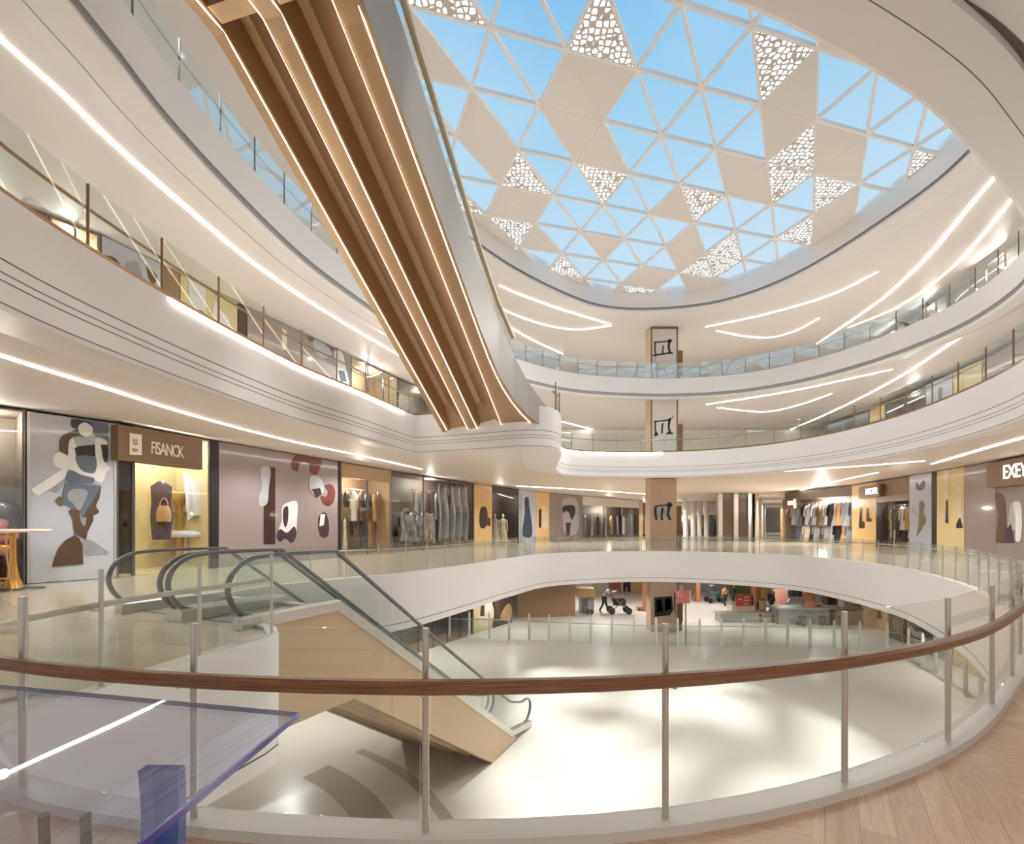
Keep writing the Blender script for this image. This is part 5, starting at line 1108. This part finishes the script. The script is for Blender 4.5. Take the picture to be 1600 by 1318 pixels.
t, d = pthing('wooden_post', 1061, 971, 'dark brown wooden post behind the pink red notice board', 'post'); pbox(1060, 1067, 914, 971, d, .5, INK['brown'], t, 'shaft')
t, d = pthing('wooden_post', 1091, 940, 'bright orange post in the lower hall, left of the teal pushchair', 'post'); pbox(1088, 1094, 905, 940, d, .6, ORANGE, t, 'shaft')
wallposter(1096, 1127, 905, 927, 65.8, INK['white'], 'white lit panel on the lower hall back wall', name='display_board')
wallposter(1140, 1163, 908, 927, 64, GREEN, 'green board on the lower hall back wall'); wallposter(1163.5, 1182, 908, 946, 62, DKG, 'grey-green board beside the green board')
t, d = pthing('notice_board', 1163, 962, 'bright red notice board with white lettering on a desk', 'sign')
pbox(1150, 1174, 928.5, 946.5, d - 1.2, .12, RED, t, 'board'); pbox(1174.2, 1177, 930, 946, d - 1.15, .4, INK['navy'], t, 'side')
for x0, y0, w in ((1153, 935, 6), (1163, 932, 8), (1162, 937, 9), (1162, 942.5, 6)): pbox(x0, x0 + w, y0, y0 + 1.4, d - 1.22, .02, INK['white'], t, 'printed_line')
t, d = pthing('reception_desk', 1163, 962, 'pale desk under the bright red notice board', 'desk'); pbox(1144, 1180, 944, 962, d, 1.2, INK['cream'], t, 'front'); pbox(1151, 1163, 954, 958, d - .05, .1, INK['black'], t, 'tray'); pbox(1143, 1181, 943, 944.2, d - .1, 1.5, INK['grey'], t, 'top')
t, d = pthing('tall_cabinet', 1189, 962, 'tall amber lit wooden cabinet left of the person in navy', 'cabinet'); pbox(1181, 1197, 905, 962, d, 1.0, ORANGE, t, 'carcass'); pbox(1189, 1196, 912, 934, d - .03, .06, GOLDPANEL, t, 'door'); pbox(1186, 1196, 938, 952, d - .03, .06, YELLOW, t, 'door'); pbox(1183, 1188, 940, 952, d - .02, .05, INK['darkbrown'], t, 'niche')
wallposter(1208, 1231, 920, 948, 52, mat('terracotta_board', (186, 138, 120), .5), 'terracotta board right of the person in navy', [('printed_sketch', 'pink', [(1218, 928), (1224, 926), (1227, 940), (1220, 944)])], name='display_board')
t, d = pthing('display_counter', 1170, 972, 'low grey glass counter in front of the red notice board', 'counter'); pbox(1126, 1186, 959, 972, d, 1.2, SILV, t, 'body'); pbox(1125, 1212, 958, 959.2, d - .05, 1.4, CHROME, t, 'top'); pbox(1190, 1211, 960, 972, d + .02, .1, DKG, t, 'end_panel')
t, d = pthing('display_counter', 1285, 975, 'long silver counter across the right of the lower hall', 'counter'); pbox(1217, 1349, 952, 975, d, 1.6, SILV, t, 'body'); pbox(1214, 1350, 950, 952, d - .1, 1.9, INK['grey'], t, 'top'); pbox(1298, 1305, 953, 976, d - .15, .3, INK['brown'], t, 'leg')
dc = d
def onc(name, x0, x1, y0, y1, m, label, cat, dep=.5, dd=.6):
    a = at_depth(x0, y1, dc + dd); t = thing(name, (at_depth((x0 + x1) / 2, y1, dc + dd)), label, cat); pbox(x0, x1, y0, y1, dc + dd, dep, m, t, 'body'); return t, dc + dd
t, d = onc('cardboard_box', 1258, 1272, 940, 949.8, INK['pink'], 'pinkish box on the long silver counter', 'box'); pbox(1260, 1270, 938.6, 940, d + .1, .35, CARD, t, 'flap')
t, d = onc('wooden_crate', 1273, 1286, 942, 949.8, CARD, 'wooden crate with an oval cut-out on the long silver counter', 'crate'); pbox(1276, 1283, 944.5, 947.5, d - .02, .03, INK['brown'], t, 'cut_out')
t, d = onc('cardboard_box', 1258, 1274, 925, 938.5, ORANGE, 'brown box stacked above the pinkish box on the silver counter', 'box', dd=.7); pbox(1259, 1273, 924.2, 925, d, .5, CARD, t, 'lid')
t, d = onc('screen', 1311, 1318, 937, 949.8, INK['white'], 'white upright screen on the long silver counter', 'screen', .08); pbox(1309, 1320, 949.3, 950, d - .1, .4, INK['grey'], t, 'foot')
t, d = pthing('tall_cabinet', 1301, 960, 'dark brown cabinet behind the white screen', 'cabinet'); pbox(1293, 1308, 925, 960, d + .5, 1, INK['darkbrown'], t, 'carcass'); pbox(1300, 1300.8, 927, 958, d + .46, .05, INK['brown'], t, 'door_gap')
t, d = pthing('shelf_unit', 1331, 962, 'yellow wooden shelf unit at the right end of the silver counter', 'shelf'); pbox(1319, 1347, 936, 944, d + .4, .8, GOLDPANEL, t, 'shelf_board'); pbox(1321, 1346, 945, 962, d + .5, .6, CARD, t, 'base')
t, d = pthing('hand_trolley', 1245, 955, 'black hand trolley piled with bags behind the silver counter', 'trolley')
p = at_depth(1245, 940, d); MB().tube([(p.x - 1.4, d, -6.7), (p.x - .6, d, -5.4), (p.x + 1.0, d, -5.4), (p.x + 1.4, d, -6.7)], .05, 6).build('frame', STEEL_DARK, t)
for k, (x, s) in enumerate(((1238, .5), (1246, .65), (1254, .5))):
    q = at_depth(x, 940, d); loft([(-.5, .5, .35, 0), (0, .6, .4, 0), (.4, .4, .3, 0)], M=Matrix.Translation((q.x, d, -5.0 + .2 * k)) @ Matrix.Scale(s * 1.6, 4)).build('bag', INK['black'], t)
for k, x in enumerate((1254, 1285, 1316)):
    t, d = pthing('counter_stool', x, 978, '%s of three dark green stools before the silver counter, from the left' % ORD[k], 'stool', 'dark green stools'); p = at_depth(x, 970, d)
    MB().lathe((p.x, d, -6.25), [(.3, 0), (.34, .06), (.3, .16)], 14).build('seat', mat('dark_green', (44, 72, 62), .45), t)
    for a in range(3): MB().bar((p.x + .1 * math.cos(a * 2.1), d + .1 * math.sin(a * 2.1), -6.25), (p.x + .34 * math.cos(a * 2.1), d + .34 * math.sin(a * 2.1), -7), .05, .05).build('leg', STEEL_DARK, t)

# ------------------------------------------------------------------ near things on the viewer's gallery
BRASS = mat('brass', (214, 164, 92), .28, .9)
g = at(20, 921, 0); bt = thing('bar_table', g, 'bar table on a conical brass pedestal beside the pale fashion poster', 'table')
MB().lathe(g, [(.75, 0), (.75, .03), (.3, .06), (.25, .07)], 28).build('base', STEEL_DARK, bt)
MB().lathe(g, [(.26, .06), (.14, .4), (.09, .9), (.08, 1.78)], 20).build('pedestal', BRASS, bt)
MB().lathe(g, [(.85, 1.78), (.9, 1.8), (.9, 1.86), (.85, 1.88)], 28).build('table_top', INK['cream'], bt)
def bar_stool(px, py, m, label, legm):
    g = at(px, py, 0); t = thing('bar_stool', g, label, 'stool')
    MB().lathe(g, [(.24, 1.3), (.27, 1.33), (.27, 1.38), (.22, 1.42)], 20).build('seat', m, t)
    MB().tube([g + Vector((.26 * math.cos(a * PI / 10), .26 * math.sin(a * PI / 10), 1.72)) for a in range(0, 11)], .025, 6).build('back_rail', m, t)
    for a in (0, 5, 10): MB().bar(g + Vector((.26 * math.cos(a * PI / 10), .26 * math.sin(a * PI / 10), 1.4)), g + Vector((.26 * math.cos(a * PI / 10), .26 * math.sin(a * PI / 10), 1.72)), .025, .025).build('back_post', m, t)
    for a in range(4):
        c = Vector((math.cos(a * PI / 2 + .78), math.sin(a * PI / 2 + .78), 0)); MB().bar(g + c * .17 + Vector((0, 0, 1.32)), g + c * .3, .035, .035).build('leg', legm, t)
    MB().tube([g + Vector((.26 * math.cos(a * PI / 8), .26 * math.sin(a * PI / 8), .42)) for a in range(16)], .016, 6, True).build('foot_ring', legm, t)
bar_stool(-4, 926, BRASS, 'brass bar stool at the left picture edge beside the bar table', BRASS)
bar_stool(109, 905, INK['white'], 'white bar stool standing in front of the pale fashion poster', INK['white'])
# tinted glass display table in the lower left corner
TINT = glass('blue_tinted_glass', (.84, .87, .97), .06, .4, 3); BLUEEDGE = mat('blue_glass_edge', (62, 52, 150), .15, coat=.6); BLUESUP = mat('blue_support', (84, 112, 176), .25, coat=.4)
gt = thing('glass_table', (-1.9, 2.0, 0), 'blue tinted glass table with purple edges in the lower left corner', 'table')
zt = 1.05; A = at(465, 1113, zt); B = at(0, 1070, zt); Bx = A + (B - A) * 1.35; Cn = at(215, 1318, zt); Cx = A + (Cn - A) * 1.35; D = Bx + (Cx - A)
MB().prism([A, Bx, D, Cx], (0, 0, -1), .022).build('glass_top', TINT, gt)
MB().bar(A + Vector((0.004, 0, -.011)), Cx + Vector((0.004, 0, -.011)), .012, .026).build('polished_edge', BLUEEDGE, gt)
MB().bar(A + Vector((0, .003, -.011)), Bx + Vector((0, .003, -.011)), .006, .024).build('far_edge', mat('far_glass_edge', (112, 110, 150), .2), gt)
for x0, x1, yy, dz in ((215, 238, 1.93, 0), (239, 276, 1.97, -.02)):
    X0, X1 = (x0 - CX) / F * yy, (x1 - CX) / F * yy
    b = MB(); n = 12; L = []; R = []
    for i in range(n + 1):
        z = 1.025 + dz - (1.02 + dz) * i / n; k = .018 * math.sin(i / n * 7)
        L.append((X0 - .02 * i / n + k, yy, z)); R.append((X1 - .02 * i / n + k * .6, yy, z))
    b.strip(L, R, False); b.strip([(p[0], p[1] + .05, p[2]) for p in L], [(p[0], p[1] + .05, p[2]) for p in R], False); b.strip(L, [(p[0], p[1] + .05, p[2]) for p in L], False); b.strip(R, [(p[0], p[1] + .05, p[2]) for p in R], False)
    b.build('support_leg', BLUESUP, gt)
for x in (68, 133):
    p = at(x, 1270, zt - .02); MB().bar((p.x, p.y, zt - .025), (p.x + .02, p.y + .02, 0), .03, .03).build('thin_leg', INK['brown'], gt)
